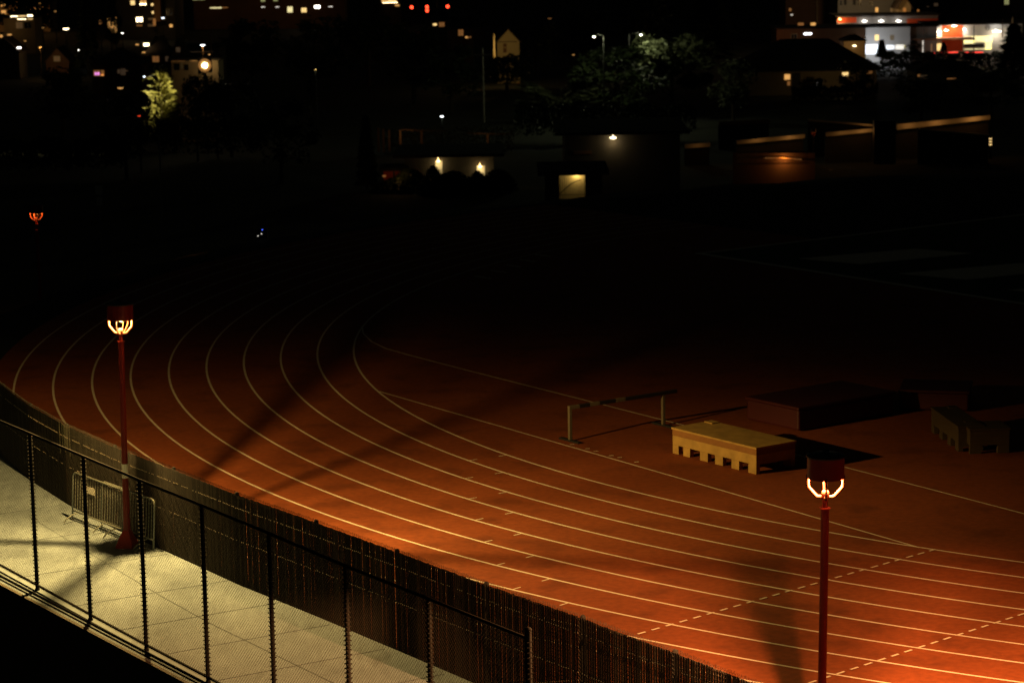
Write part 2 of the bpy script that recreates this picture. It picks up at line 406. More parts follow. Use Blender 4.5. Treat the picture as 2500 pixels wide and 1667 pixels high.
def make_lamp(arms):
    r = empty('walkway_lamp')
    b = MB()                               # flared foot
    pr = [(.205, .19, 0), (.205, .19, .03), (.075, .075, .34), (.07, .07, .36)]
    for x, y, z in pr: b.v += [(-x, -y, z), (x, -y, z), (x, y, z), (-x, y, z)]
    for i in range(3):
        for j in range(4): b.f.append((i * 4 + j, i * 4 + (j + 1) % 4, i * 4 + 4 + (j + 1) % 4, i * 4 + 4 + j))
    b.f.append((12, 13, 14, 15)); b.build('base', MT['red'], r, bevel=.012)
    p = MB(); p.lathe([(.074, .355), (.072, .9), (.062, 1.35), (.061, 4.30), (.044, 4.301), (.038, 4.44), (0, 4.441)], 24)
    p.build('pole', MT['polered'], r, smooth=False)
    p = MB(); p.lathe([(.06, 4.302), (.080, 4.302), (.080, 4.314), (.046, 4.322), (.046, 4.31)], 24); p.build('collar', MT['red'], r)
    h = MB(); h.lathe([(.036, 4.43), (.050, 4.445), (.054, 4.47), (.054, 4.53), (.046, 4.56), (.03, 4.572), (0, 4.574)], 24); h.build('hub', MT['arm'], r)
    for q, ra in arms:
        a_ = radians(q); d = Vector((cos(a_), sin(a_), 0)); pts = [(.05, 4.475), (.105, 4.478), (.135, 4.49), (.235, 4.605), (.253, 4.635), (.256, 4.80)]
        w = Vector((-sin(a_), cos(a_), 0)) * .021
        k_ = MB()
        k_.tube([d * r0 + Vector((0, 0, z0)) for r0, z0 in pts], ra, 12, flat=.024 / ra)
        k_.build('arm', MT['arm'], r)
    s = MB(); s.lathe([(.268, 4.757), (.268, 5.07), (.262, 5.07), (.262, 4.757), (.268, 4.757)], 40); s.build('shade', MT['darkred'], r, smooth=False)
    c = MB(); c.lathe([(0, 5.066), (.285, 5.066), (.285, 5.085), (.25, 5.105), (.05, 5.125), (.045, 5.17), (.025, 5.185), (0, 5.187)], 36); c.build('cap', MT['darkcap'], r)
    g = MB(); g.lathe([(0, 4.99), (.12, 4.985), (.22, 4.95), (.258, 4.90), (.2595, 4.765)], 30); g.build('reflector', MT['steel'], r, smooth=True)
    e = MB(); e.lathe([(0, 4.872), (.02, 4.876), (.03, 4.89), (.03, 4.92), (.016, 4.95), (.014, 4.985)], 14); e.build('bulb', G['sodium'], r, smooth=True)
    f_ = MB(); f_.obox((.02, -.006, 4.70), (.10, 0, .05), (0, .012, 0), (-.02, 0, .09)); f_.build('ballast_bracket', MT['steel'], r)
    return r
LAMP = make_lamp([(2, .0165), (90, .0155), (180, .0155), (270, .0155)])
LAMP_FAR = make_lamp([(7, .0058), (-17, .0042), (90, .012), (180, .013), (270, .008)])  # extra thin arm added for the streak of shadow it throws
def place_lamp(o, loc, rz, power, col, k, seed, lean, label, zb=4.837, rad=.022, lo=.45):
    o.location = loc; o.rotation_euler = (0, lean, rz)
    o.rotation_euler = (Matrix.Rotation(lean, 3, 'Y') @ Matrix.Rotation(rz, 3, 'Z')).to_euler()
    tag(o, label, 'street lamp', 'red walkway lamps')
    if power:
        L = point('bulb_light', (0, 0, zb), power, col, rad, o); lamp_nodes(L.data, k, seed, lo)
    return o
LAMPS = [LAMP_FAR, LAMP] + [copy_tree(LAMP) for _ in range(2)]
place_lamp(LAMPS[0], P(311, 1334), radians(78), 5700, (1, .60, .17), .3, 8.4, .0115, 'red lamp post on the pale walkway beside the steel crowd barriers', 4.811, .02, .74)
place_lamp(LAMPS[1], (4.425, 36.15, 0), radians(86), 8200, (1, .40, .13), .3, 6.1, .0125, 'large red lamp post closest to the camera, on the track side of the slatted fence', 4.846, .011, .5)
place_lamp(LAMPS[2], (-18.54, 100, -3.42), radians(30), 190, (1, .34, .07), 1.5, 7.0, 0, 'small far red lamp post at the left edge beyond the track')
place_lamp(LAMPS[3], (Q(1986, 318, 255).x, 255, Q(1986, 318, 255).z - 4.95), radians(50), 6, (1, .45, .12), 1.4, 9.0, 0, 'distant red lamp post by the orange lit bars and ramps')
st = MB(); pz = 1.62
st.lathe([(.0645, pz - .16), (.0655, pz - .155), (.0655, pz + .13), (.0645, pz + .135)], 20); st.build('paper_notice', MT['paper'], LAMPS[0])

# ------------------------------------------------------------------ fences
def chain(mb, p0, p1, z0, z1, pitch, r, n=3):
    d = (p1 - p0); L = d.length; d = d / L; H = z1 - z0; k = -H
    while k < L:
        for s_ in (1, -1):
            # straight diagonal wire clipped to the panel
            a0, b0 = (k, 0) if s_ > 0 else (k, H)
            t0, t1 = max(0, -k), min(H, L - k)
            if t1 - t0 > .02:
                zz = (lambda t: z0 + t) if s_ > 0 else (lambda t: z1 - t)
                A = p0 + d * (k + t0); B = p0 + d * (k + t1)
                mb.tube([(A.x, A.y, zz(t0)), (B.x, B.y, zz(t1))], r, n, cap=False)
        k += pitch
NP = [(-12.05, 52.65), (-10.68, 50.55), (-9.30, 48.40), (-7.92, 46.22), (-6.60, 44.17), (-5.27, 42.15), (-3.95, 40.10), (-2.59, 37.95), (-1.27, 36.0), (.15, 33.94)]
NP = [Vector((x, y, 0)) for x, y in NP]
nf = empty('chain_link_fence', NP[0]); tag(nf, 'tall black chain-link fence along the near edge of the walkway', 'fence')
def under(o, p): o.parent = p; o.matrix_parent_inverse = Matrix.Translation(p.location).inverted(); return o
NH = 3.10
for i, p in enumerate(NP):
    q = MB(); last = i == len(NP) - 1; r_ = .048 if last else .036
    top = NH + .10 if last else NH - .01
    q.lathe([(r_ + .012, -.002), (r_ + .012, .03), (r_, .035), (r_, top - .01), (r_ + .006, top), (r_ + .006, top + .02), (r_ * .5, top + .045), (0, top + .05)] if last else
            [(r_ + .012, -.002), (r_ + .012, .03), (r_, .035), (r_, top)], 16, (p.x, p.y, 0))
    for j in range(40): q.obox(p + ND * -.047 + NR * -.045 + Vector((0, 0, .15 + j * .074)), ND * .094, NR * .09, (0, 0, .012))
    o = under(q.build('post', MT['black']), nf)
    if last: o['label'] = 'thicker end post with a rounded pale-lit cap'
q = MB(); q.tube([(p.x, p.y, NH) for p in NP[:-1]] + [(NP[-1].x, NP[-1].y, NH - .02)], .026, 10); under(q.build('top_rail', MT['black']), nf)
q = MB(); q.tube([(p.x, p.y, .10) for p in NP], .026, 10); under(q.build('bottom_rail', MT['black']), nf)
q = MB()
for a, b in zip(NP, NP[1:]): chain(q, a, b, .05, NH + .03, .072, .0026)
under(q.build('wire_mesh', MT['meshwire']), nf)

# slatted privacy fence between the walkway and the track
sf = empty('slatted_fence', FA); tag(sf, 'brown slatted privacy fence between the walkway and the track', 'fence')
FH = 1.83
POSTS = [Vector((x, y, 0)) for x, y in [(-6.95, 50.93), (-5.42, 48.57), (-3.71, 46.19), (-2.12, 43.9), (-.53, 41.59), (1.02, 39.44), (2.36, 37.46), (3.9, 35.1), (5.4, 32.9), (7.0, 30.6)]]
pre = []
a_ = math.degrees(atan2(POSTS[0].y - CY, POSTS[0].x - CX)) - 360
for i in range(9, 0, -1):
    q_ = radians(a_ - 3.6 * i); pre.append(Vector((CX + 44 * cos(q_), CY + 44 * sin(q_), 0)))
POSTS = pre + POSTS
s2 = MB(); gl = MB(); sl = MB(); ps = MB(); wm = MB(); rl = MB(); bars = []
tz = Vector((0, 0, 1))
for i, (a, b) in enumerate(zip(POSTS, POSTS[1:])):
    d = (b - a); L = d.length; d /= L; nrm = Vector((-d.y, d.x, 0)); nrm = nrm if nrm.dot(Vector((CX, CY, 0)) - a) > 0 else -nrm
    s_ = .03
    while s_ < L - .03:
        w = .0546 + random.uniform(-.0007, .0007); base = a + d * s_
        h = FH - .03 + random.uniform(-.010, .008); lean_ = d * random.uniform(-.006, .006)
        px_pale = (base - Vector((-9.95, 55.75, 0))).length < .42 and random.random() < .6  # paler upper pieces on some slats around one spot
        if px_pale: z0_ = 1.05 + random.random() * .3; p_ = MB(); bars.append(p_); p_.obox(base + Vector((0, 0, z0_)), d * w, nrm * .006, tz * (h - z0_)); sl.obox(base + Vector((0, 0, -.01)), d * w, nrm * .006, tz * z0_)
        else: random.choice((sl, sl, s2)).obox(base + nrm * random.uniform(-.0015, .0015) + Vector((0, 0, -.01)), d * w, nrm * .006, tz * (h + .01) + lean_ * .2)
        for hz in (FH - .30, FH - .95):  # pale chips added as glints of the rods behind the gaps
            if random.random() < .72: gl.obox(base - nrm * .012 + Vector((0, 0, hz + random.uniform(-.006, .006))) - d * .009, d * .017, nrm * .008, tz * .014)
        if i in (13, 14, 15, 16) and random.random() < .85:
            f_ = s_ / L if i % 2 == 0 else 1 - s_ / L
            gl.obox(base - nrm * .012 + Vector((0, 0, FH - 1.05 - .75 * f_)) - d * .009, d * .014, nrm * .008, tz * .011)
        s_ += .0635
    chain(wm, a - nrm * .006, b - nrm * .006, .03, FH, .066, .0022)
    k_ = .0
    while k_ < L:                          # twisted wire ends along the top
        o = a + d * k_; wm.tube([o + tz * (FH - .01), o + d * random.uniform(-.012, .012) + tz * (FH + random.uniform(.02, .045))], .004, 3); k_ += .033
    rl.tube([a + nrm * .05 + tz * (FH - .30), b + nrm * .05 + tz * (FH - .30)], .014, 6)
    rl.tube([a + nrm * .05 + tz * (FH - .95), b + nrm * .05 + tz * (FH - .95)], .014, 6)
    if i in (13, 14, 15, 16):
        rl.tube([a + nrm * .075 + tz * (FH - .98), b + nrm * .075 + tz * (.15)], .008, 6); rl.tube([b + nrm * .085 + tz * (FH - .98), a + nrm * .085 + tz * .15], .008, 6)
under(sl.build('slat_panel', MT['slat']), sf); under(s2.build('slat_panel', MT['slat2']), sf); 
[under(p_.build('pale_slat', MT['paleslat']), sf) for p_ in bars]
under(wm.build('wire_mesh', MT['darkwire']), sf); under(gl.build('rod_glints', MT['glint']), sf); under(rl.build('tension_rods', MT['wire']), sf)
for p in POSTS:
    q = MB(); v_ = Vector((CX - p.x, CY - p.y, 0)).normalized() * .05; q.lathe([(.045, 0), (.045, FH - .03), (.03, FH), (0, FH + .01)], 12, (p.x + v_.x, p.y + v_.y, 0)); under(q.build('post', MT['black']), sf)

cd = MB(); cd.tube([near_pt(-24, -.17) + Vector((0, 0, .018)), near_pt(24, -.17) + Vector((0, 0, .018))], .018, 6); cd.tube([near_pt(-24, -.27) + Vector((0, 0, .012)), near_pt(24, -.27) + Vector((0, 0, .012))], .012, 6)  # dark tubes added as the rail's shadow line and the kerb groove
tag(cd.build('ledge_shadow_lines', MT['black']), 'thin dark twin tubes standing for the rail shadow and groove on the ledge outside the chain-link fence', 'shadow lines')
# ------------------------------------------------------------------ crowd barriers leaning on the slatted fence
def make_barrier():
    r = empty('crowd_barrier'); f = MB(); L, H = 2.3, 1.06
    pts = [(0, 0, .02), (0, 0, H - .1), (.03, 0, H - .03), (.1, 0, H), (L - .1, 0, H), (L - .03, 0, H - .03), (L, 0, H - .1), (L, 0, .02)]
    f.tube(pts, .02, 8); f.tube([(0, 0, .22), (L, 0, .22)], .018, 8); f.build('frame', MT['zinc'], r, smooth=True)
    g = MB()
    for i in range(1, 20): g.tube([(i * L / 20, 0, .22), (i * L / 20, 0, H)], .0075, 6)
    g.build('infill_bars', MT['zinc'], r)
    for x in (.25, L - .25):
        h = MB(); h.tube([(x, -.02, .20), (x, -.12, .18), (x, -.26, .10), (x, -.33, .015)], .015, 6); h.build('foot', MT['zinc'], r)
    return r
b1 = make_barrier(); b2 = copy_tree(b1)
OW = Vector((-.8, -.58, 0)) * .2
pL, pR = P(197, 1266) + OW, P(389, 1342) + OW; dv = (pR - pL).normalized(); rz = atan2(dv.y, dv.x)
for o, p, lab in ((b1, pL, 'steel crowd barrier with a white notice, nearer the left edge'), (b2, pR - dv * 2.3 + Vector((.05, .04, 0)), 'steel crowd barrier half behind the red lamp post')):
    o.location = p; o.rotation_euler = (-.07, 0, rz); tag(o, lab, 'barrier', 'crowd barriers leaning on the slatted fence')
q = MB(); q.box((.62, -.016, .72), (1.02, -.010, .86)); q.build('notice_plate', MT['paper'], b1)

# ------------------------------------------------------------------ track equipment
a, b = Vector((1.35, 61.47, .84)), Vector((4.11, 63.41, .84)); d = (b - a); L = d.length
br = empty('steeplechase_barrier', (a.x, a.y, 0), atan2(d.y, d.x)); tag(br, 'striped black and white steeplechase barrier on two posts', 'hurdle')
cuts = [0, .095, .19, .28, .425, .515, .78, .87, 1]
for i, (c0, c1) in enumerate(zip(cuts, cuts[1:])):
    q = MB(); q.box((c0 * L, -.04, -.05 + .84), (c1 * L - .001, .04, .04 + .84)); o = q.build('beam_segment', MT['paint2'] if i in (0, 2, 4) else MT['blk'], br, bevel=.008)
    o['label'] = 'white stripe of the beam' if i in (0, 2, 4) else 'black stripe of the beam'
pr = (Vector((3.79, 63.2, 0)) - Vector((1.37, 61.52, 0))).length
for x in (.04, pr):
    q = MB(); q.box((x - .04, -.04, 0), (x + .04, .04, .789)); q.build('leg', MT['paint2'], br, bevel=.006); q = MB(); q.box((x - .06, -.4, -.001), (x + .06, .4, .045)); q.build('foot', MT['blk'], br, bevel=.006)

def make_platform(nm, w, dpt, h, cutsf, wa='wood', wb='wood2'):
    r = empty(nm)
    q = MB(); q.box((-.02, -.02, h - .045), (w + .02, dpt + .02, h)); q.box((.05, dpt - .25, h + .001), (.34, dpt - .02, h + .03)); q.build('deck', MT[wa], r, bevel=.006)
    q = MB()
    for y in (0, dpt - .05): q.box((0, y, h * .70), (w, y + .05, h - .046))
    for x in (0, w - .05): q.box((x, .052, h * .70), (x + .05, dpt - .052, h - .046))
    q.build('rim_boards', MT[wb], r, bevel=.005)
    q = MB(); 
    for y in (.004, dpt - .05): q.box((.004, y, h * .34), (w - .004, y + .046, h * .70 - .002))
    for x in (.004, w - .05): q.box((x, .052, h * .34), (x + .046, dpt - .052, h * .70 - .002))
    q.build('skirt_boards', MT[wa], r, bevel=.004)
    for i, (f0, f1) in enumerate(cutsf):
        for y in (.004, dpt - .12): q = MB(); q.box((f0 * w + .004, y, 0), (f1 * w - .004, y + .116, h * .34 - .002)); q.build('leg', MT[wa], r, bevel=.004)
    return r
fl, fr, bk = Vector((3.78, 59.92, 0)), Vector((5.54, 57.46, 0)), Vector((6.45, 57.95, 0))
legs = [(0, .075), (.13, .215), (.335, .43), (.515, .61), (.71, .80), (.905, 1)]
bx = make_platform('wooden_platform', (fr - fl).length, 1.2, .63, legs)
bx.location = fl; bx.rotation_euler = (0, 0, atan2(fr.y - fl.y, fr.x - fl.x)); tag(bx, 'yellowish wooden platform with a notched base, lit beside the striped barrier', 'platform', 'wooden platforms')
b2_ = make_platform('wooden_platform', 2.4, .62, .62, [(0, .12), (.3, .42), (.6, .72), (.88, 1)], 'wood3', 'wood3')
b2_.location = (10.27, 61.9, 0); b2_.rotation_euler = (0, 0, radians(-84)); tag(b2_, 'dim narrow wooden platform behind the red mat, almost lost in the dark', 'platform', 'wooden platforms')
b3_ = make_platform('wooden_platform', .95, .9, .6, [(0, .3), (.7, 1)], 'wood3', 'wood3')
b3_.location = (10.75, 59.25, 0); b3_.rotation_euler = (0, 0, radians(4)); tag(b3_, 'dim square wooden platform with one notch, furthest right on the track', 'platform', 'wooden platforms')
def foam(nm, a, b, dpt, h, label, seam=True):
    d = (b - a); L = d.length; r = empty(nm, a, atan2(d.y, d.x)); tag(r, label, 'landing mat')
    q = MB(); q.box((0, 0, .03), (L, dpt, h - .08)); q.build('mat_body', MT['matred'], r, bevel=.05)
    q = MB(); q.box((-.03, -.03, h - .078), (L + .03, dpt + .03, h)); q.build('cover', MT['matred'], r, bevel=.03)
    return r
foam('landing_mat', Vector((5.89, 63.64, 0)), Vector((7.03, 62.1, 0)), 3.3, .62, 'dark red foam landing mat beyond the wooden platform')
foam('landing_mat', Vector((9.9, 64.6, 0)), Vector((11.6, 64.2, 0)), 1.5, .55, 'faint brownish foam mat beside the dim narrow platform')
q = empty('timing_box', P(641, 582)); tag(q, 'small black timing box with a blue light on the dark track', 'box')
k_ = MB(); k_.box((-.2, -.15, 0), (.2, .15, .38)); k_.box((-.16, -.13, .381), (.16, .13, .42)); k_.build('case', MT['blk'], q, bevel=.02)
for x, z, g in ((.02, .36, 'blue'), (-.02, .20, 'dimwhite'), (-.16, .12, 'dimwhite')):
    k_ = MB(); k_.box((x - .025, -.172, z - .015), (x + .025, -.155, z + .015)); k_.build('indicator_light', G[g], q)


# ------------------------------------------------------------------ trees
def crown_mesh(kind, seed, mat_, nleaf):
    rnd = random.Random(seed); m = MB()
    for i in range(nleaf):
        if kind == 'conifer':              # tiered, drooping sprays
            t = rnd.random() ** .75; z = .10 + .9 * t; R = .30 * (1 - t) ** .8 * (.6 + .4 * abs(sin(t * 24))) + .015
            a = rnd.uniform(0, 2 * pi); rr = R * sqrt(rnd.random()) ; c = Vector((rr * cos(a), rr * sin(a), z - rr * .28)); s = rnd.uniform(.018, .042); st_ = 2.2
            ax = Vector((cos(a), sin(a), rnd.uniform(-.6, .2)))
        elif kind == 'wispy':              # long upswept twigs
            b = rnd.randrange(9); a = b * 2 * pi / 9 + rnd.gauss(0, .12); t = rnd.random() ** .6
            R = .48 * t; z = .30 + .55 * t * (.6 + .4 * sin(b * 2.7)) + rnd.gauss(0, .03)
            c = Vector((R * cos(a), R * sin(a), z)) + Vector([rnd.gauss(0, .03) for _ in range(3)]); s = rnd.uniform(.016, .03); st_ = 3.2
            ax = Vector((cos(a), sin(a), rnd.uniform(-.3, .7)))
        elif kind == 'bush':               # leafy down to the ground
            a = rnd.uniform(0, 2 * pi); z = rnd.random() ** .7; R = .40 * sqrt(max(.02, 1 - z ** 2.2)) * (.8 + .2 * sin(3 * a + seed) + .12 * sin(7 * a))
            c = Vector((R * cos(a) * rnd.random() ** .3, R * sin(a) * rnd.random() ** .3, z * (.85 + .15 * sin(4 * a)))); s = rnd.uniform(.03, .06); st_ = 1.2
            ax = Vector([rnd.gauss(0, 1) for _ in range(3)])
        elif kind == 'plume':              # tall ragged plumes of side-swept foliage
            t = rnd.random(); z = .08 + .90 * t; R = (.34 * (1 - t) ** .6 + .05) * (.55 + .45 * abs(sin(t * 17 + 1)))
            a = rnd.uniform(0, 2 * pi); rr = R * sqrt(rnd.random()) * (1 + .25 * sin(3 * a + t * 9)); c = Vector((rr * cos(a), rr * sin(a), z + rr * .25)); s = rnd.uniform(.012, .03); st_ = 3.0
            ax = Vector((cos(a), sin(a), rnd.uniform(-.1, .7)))
        else:                              # round-headed, clump by clump
            ca, cz, cr = CL[seed % len(CL)][rnd.randrange(len(CL[seed % len(CL)]))]
            dv_ = Vector([rnd.gauss(0, 1) for _ in range(3)]).normalized() * cr * rnd.random() ** .4
            c = Vector((ca[0], ca[1], cz)) + dv_; s = rnd.uniform(.014, .032); st_ = 1.4
            ax = Vector([rnd.gauss(0, 1) for _ in range(3)])
        ax = ax.normalized(); sd = ax.cross(Vector([rnd.gauss(0, 1) for _ in range(3)])).normalized() * s * .5; ax = ax * s * st_
        m.quad(c - ax - sd * .3, c - sd, c + ax, c + sd)
    return m
CL = []
for s_ in range(4):
    r_ = random.Random(50 + s_); L_ = []
    for i in range(26):
        a = r_.uniform(0, 2 * pi); z = r_.uniform(.32, .95); R = (.36 if s_ % 2 else .30) * sqrt(max(.05, 1 - ((z - .58) / .42) ** 2)) * r_.uniform(.25, 1)
        L_.append(((R * cos(a), R * sin(a)), z, r_.uniform(.06, .14)))
    CL.append(L_)
PROTO = {}
def tree_proto(kind, seed, mk_, nl, trunk='bark'):
    key = (kind, seed, mk_)
    if key in PROTO: return PROTO[key]
    m = crown_mesh(kind, seed, mk_, nl); me_o = m.build('crown', MT[mk_])
    t = MB(); rnd = random.Random(seed + 9)
    t.tube([(0, 0, -.05), (.004, .002, .2), (-.006, .004, .5), (.0, 0, .8)], [.026, .02, .013, .004], 7)
    for i in range(7):
        a = rnd.uniform(0, 6.28); z = rnd.uniform(.22, .6); L_ = rnd.uniform(.12, .26)
        t.tube([(0, 0, z), (cos(a) * L_ * .5, sin(a) * L_ * .5, z + .06), (cos(a) * L_, sin(a) * L_, z + .16)], [.009, .006, .002], 5)
    to = t.build('trunk', MT[trunk]); PROTO[key] = (me_o.data, to.data)
    for o in (me_o, to): bpy.data.objects.remove(o)
    return PROTO[key]
def tree(name, px, ytop, Y, wpx, kind, seed, leaf, label, group=None, nl=1700, ybase=None, trunk='bark'):
    x = Q(px, 200, Y).x; zb = gz(x, Y) if ybase is None else Q(px, ybase, Y).z; zt = Q(px, ytop, Y).z; h = zt - zb
    c, t = tree_proto(kind, seed, leaf, nl, trunk)
    r = empty(name, (x, Y, zb), random.uniform(0, 6)); wm_ = wpx / FPX * Y / {'conifer': .6, 'wispy': .95, 'plume': .74, 'bush': .8}.get(kind, .72)
    r.scale = (wm_, wm_, h)
    for nm, me in (('crown', c), ('trunk', t)):
        o = bpy.data.objects.new(nm, me); COL.objects.link(o); o.parent = r
    return tag(r, label, 'tree', group)

GT = 'trees in the dark park beyond the track'
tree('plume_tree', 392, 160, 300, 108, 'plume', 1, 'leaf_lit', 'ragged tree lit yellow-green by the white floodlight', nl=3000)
tree('broadleaf_tree', 476, 184, 285, 90, 'round', 2, 'leaf_dark', 'black tree directly below the white floodlight', GT, nl=2200)
tree('broadleaf_tree', 525, 188, 288, 90, 'round', 1, 'leaf_dark', 'black tree in front of the right end of the beige garage', GT, nl=2200)
tree('broadleaf_tree', 1640, 88, 345, 210, 'round', 1, 'leaf_pale', 'pale grey-green tree under the two white street lamps', nl=5200)
tree('wispy_tree', 1370, 190, 335, 200, 'wispy', 2, 'leaf_pale', 'wispy pale tree with bare upswept twigs left of the porch lamp', nl=3200, trunk='palebark')
tree('broadleaf_tree', 1790, 150, 330, 130, 'round', 0, 'leaf_pale', 'dim pale tree left of the long hipped roof', nl=1900)
tree('broadleaf_tree', 1500, 112, 334, 260, 'round', 3, 'leaf_dark', 'broad black tree between the wispy tree and the pale tree', GT)
dark = [(110, -60, 590, 110, 'round', 0, 'dark tree against the amber porch lights, top corner'), (60, -60, 590, 160, 'round', 1, 'far dark tree above the string-lit porch'),
        (218, -30, 480, 70, 'conifer', 5, 'tall dark conifer between the porch house and the leafy lit window'), (276, -20, 520, 60, 'round', 2, 'dark tree with a bright window glowing through its leaves'),
        (620, 46, 420, 190, 'round', 3, 'dark rounded tree right of the floodlight'), (770, 48, 400, 200, 'round', 0, 'dark tree above the pale ivy trunk'),
        (900, 42, 430, 210, 'round', 1, 'broad dark tree below the red traffic signals'), (1010, 70, 380, 200, 'round', 2, 'dark tree left of the yellow gabled house'),
        (1100, 110, 360, 170, 'round', 3, 'dark tree in front of the tall thin pole'), (1310, 60, 440, 150, 'round', 1, 'dark tree covering the side of the yellow gabled house'),
        (1430, 30, 470, 190, 'round', 2, 'dark tree above the two white street lamps'), (1238, 137, 405, 130, 'round', 3, 'dark tree hiding the foot of the yellow gabled house'), (1580, -10, 500, 200, 'round', 0, 'tall dark tree behind the pale tree'),
        (1730, -20, 480, 180, 'conifer', 6, 'tall dark conifer left of the shops'), (560, 190, 290, 150, 'round', 1, 'low dark tree below the floodlight'),
        (890, 285, 240, 60, 'conifer', 7, 'slim black cypress left of the low flat building'), (150, 170, 330, 180, 'round', 2, 'dark tree below the brown gable'),
        (300, 230, 260, 160, 'round', 0, 'dark bushy tree left of the lit ragged tree'), (680, 240, 250, 170, 'round', 3, 'dark tree below the pale ivy trunk'),
        (2475, 60, 420, 110, 'conifer', 5, 'black cedar at the right edge in front of the shop'), (2420, 170, 330, 210, 'round', 1, 'dark tree at the right edge above the ramps'),
        (2250, 190, 320, 160, 'round', 2, 'dark tree right of the hipped roof house')]
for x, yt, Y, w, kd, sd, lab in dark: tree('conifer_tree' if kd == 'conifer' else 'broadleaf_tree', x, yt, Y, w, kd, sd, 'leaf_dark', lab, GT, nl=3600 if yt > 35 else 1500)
GS = 'small trees in front of the shops'
tree('conifer_tree', 2152, 98, 430, 34, 'conifer', 7, 'leaf_dark', 'small black conifer in front of the white shopfront', GS, ybase=142)
tree('broadleaf_tree', 2229, 98, 430, 44, 'round', 3, 'leaf_dark', 'small round clipped tree at the right end of the white building', GS, ybase=145)
tree('conifer_tree', 2303, 104, 430, 26, 'conifer', 5, 'leaf_dark', 'thin dark conifer in front of the orange shop', GS, ybase=135)
tree('broadleaf_tree', 2090, 150, 370, 110, 'round', 0, 'leaf_dark', 'dark bush tree in front of the cream house wall', GS)
tree('broadleaf_tree', 1985, 190, 365, 90, 'round', 2, 'leaf_dark', 'low dark bush tree left of the two small yellow windows', GS)
q = tree('ivy_trunk_tree', 757, 178, 300, 30, 'conifer', 6, 'leaf_pale', 'thin pale ivy covered trunk standing alone in the dark', nl=1500, ybase=275, trunk='palebark')
for x, y, w, lab in [(1054, 405, 60, 'small dark shrub under the left doorway light of the low flat building'), (1160, 417, 60, 'dark shrub under the right doorway light of the low flat building'),
        (1000, 412, 110, 'dark shrub between the red shed and the left doorway light'), (1105, 418, 130, 'broad dark shrub between the two doorway lights'), (1215, 414, 110, 'dark shrub right of both doorway lights'),
        (1070, 424, 150, 'wide black shrub low in front of the left doorway'), (1178, 432, 140, 'wide black shrub low in front of the right doorway'), (955, 434, 120, 'black shrub in front of the red shed')]:
    tree('shrub', x, y, 236 if w < 140 else 232, w, 'bush', 1 if w > 100 else 2, 'leaf_dark', lab, 'shrubs along the low flat building', ybase=475, nl=2400)


# ------------------------------------------------------------------ buildings of the town below and beyond
def bld(name, label, x0, x1, yt, Y, dep, wall, wins=(), roof='flat', roofm='roof', cat='building', yb=None, ov=.4, rise=2.2, group=None):
    A, B = Q(x0, yt, Y), Q(x1, yt, Y); zt = max(A.z, B.z); zb = min(gz(A.x, Y), gz(B.x, Y)) - .5 if yb is None else Q(x0, yb, Y).z
    r = empty(name, (A.x, Y, zb)); tag(r, label, cat, group); w = B.x - A.x; h = zt - zb
    q = MB()
    q.box((0, 0, 0), (w, dep, h - .001 if roof != 'gable' else h - .001)); q.build('wall', MT[wall], r)
    if roof == 'flat':
        q = MB(); q.box((-ov, -ov, h), (w + ov, dep + ov, h + .25)); q.build('roof', MT[roofm], r)
    elif roof == 'hip':
        q = MB(); q.add([(-ov, -ov, h), (w + ov, -ov, h), (w + ov, dep + ov, h), (-ov, dep + ov, h), (dep * .45, dep / 2, h + rise), (w - dep * .45, dep / 2, h + rise)],
                        [(3, 2, 1, 0), (0, 1, 5, 4), (1, 2, 5), (2, 3, 4, 5), (3, 0, 4)]); q.build('roof', MT[roofm], r)
    elif roof == 'gable':                  # gable end faces the track
        q = MB(); q.prism([(0, 0, h), (w, 0, h), (w / 2, 0, h + rise)], (0, dep, 0)); q.build('gable_wall', MT[wall], r)
        q = MB(); th = .18
        for sx, ex in ((-ov, w / 2), (w + ov, w / 2)):
            e0 = h - (ov / (w / 2)) * rise + .02
            q.prism([(sx, -ov, e0), (ex, -ov, h + rise + .02), (ex, -ov, h + rise + th), (sx, -ov, e0 + th)], (0, dep + 2 * ov, 0))
        q.build('roof', MT[roofm], r)
    elif roof == 'none': pass
    for wn_ in wins:
        a0, b0, a1, b1, g = wn_[:5]; nm = wn_[5] if len(wn_) > 5 else 'window'
        p, t_ = Q(a0, b1, Y) - r.location, Q(a1, b0, Y) - r.location
        q = MB(); q.box((p.x, -.06, p.z), (t_.x, -.02, t_.z)); o = q.build(nm, G[g] if g in G else MT[g], r)
        if nm == 'window' and t_.x - p.x > .9:
            f = MB(); e = .09
            f.box((p.x - e, -.09, p.z - e), (t_.x + e, -.061, p.z)); f.box((p.x - e, -.09, t_.z), (t_.x + e, -.061, t_.z + e)); f.box((p.x - e, -.09, p.z + .001), (p.x, -.061, t_.z - .001)); f.box((t_.x, -.09, p.z + .001), (t_.x + e, -.061, t_.z - .001))
            f.box(((p.x + t_.x) / 2 - .03, -.085, p.z + .001), ((p.x + t_.x) / 2 + .03, -.062, t_.z - .001)); f.build('window_frame', MT['trim'], o)
    return r
def wall_light(r, x, y, Y, power, col, off=.7, g='white', size=(.28, .2), up=False):
    p = Q(x, y, Y) - r.location
    q = MB(); q.lathe([(0, .14), (size[0], .1), (size[0] * .9, 0), (0, -.06)], 12, (p.x, -off, p.z)); q.tube([(p.x, -off, p.z + .14), (p.x, -off * .4, p.z + .3), (p.x, 0, p.z + .3)], .03, 5); q.build('wall_lamp', G[g], r)
    if power: point('wall_lamp_light', (p.x, -off - .1, p.z - .35), power, col, .15, r)

SOD = (1, .6, .22); WHT = (1, .94, .82); AMB = (1, .5, .15)
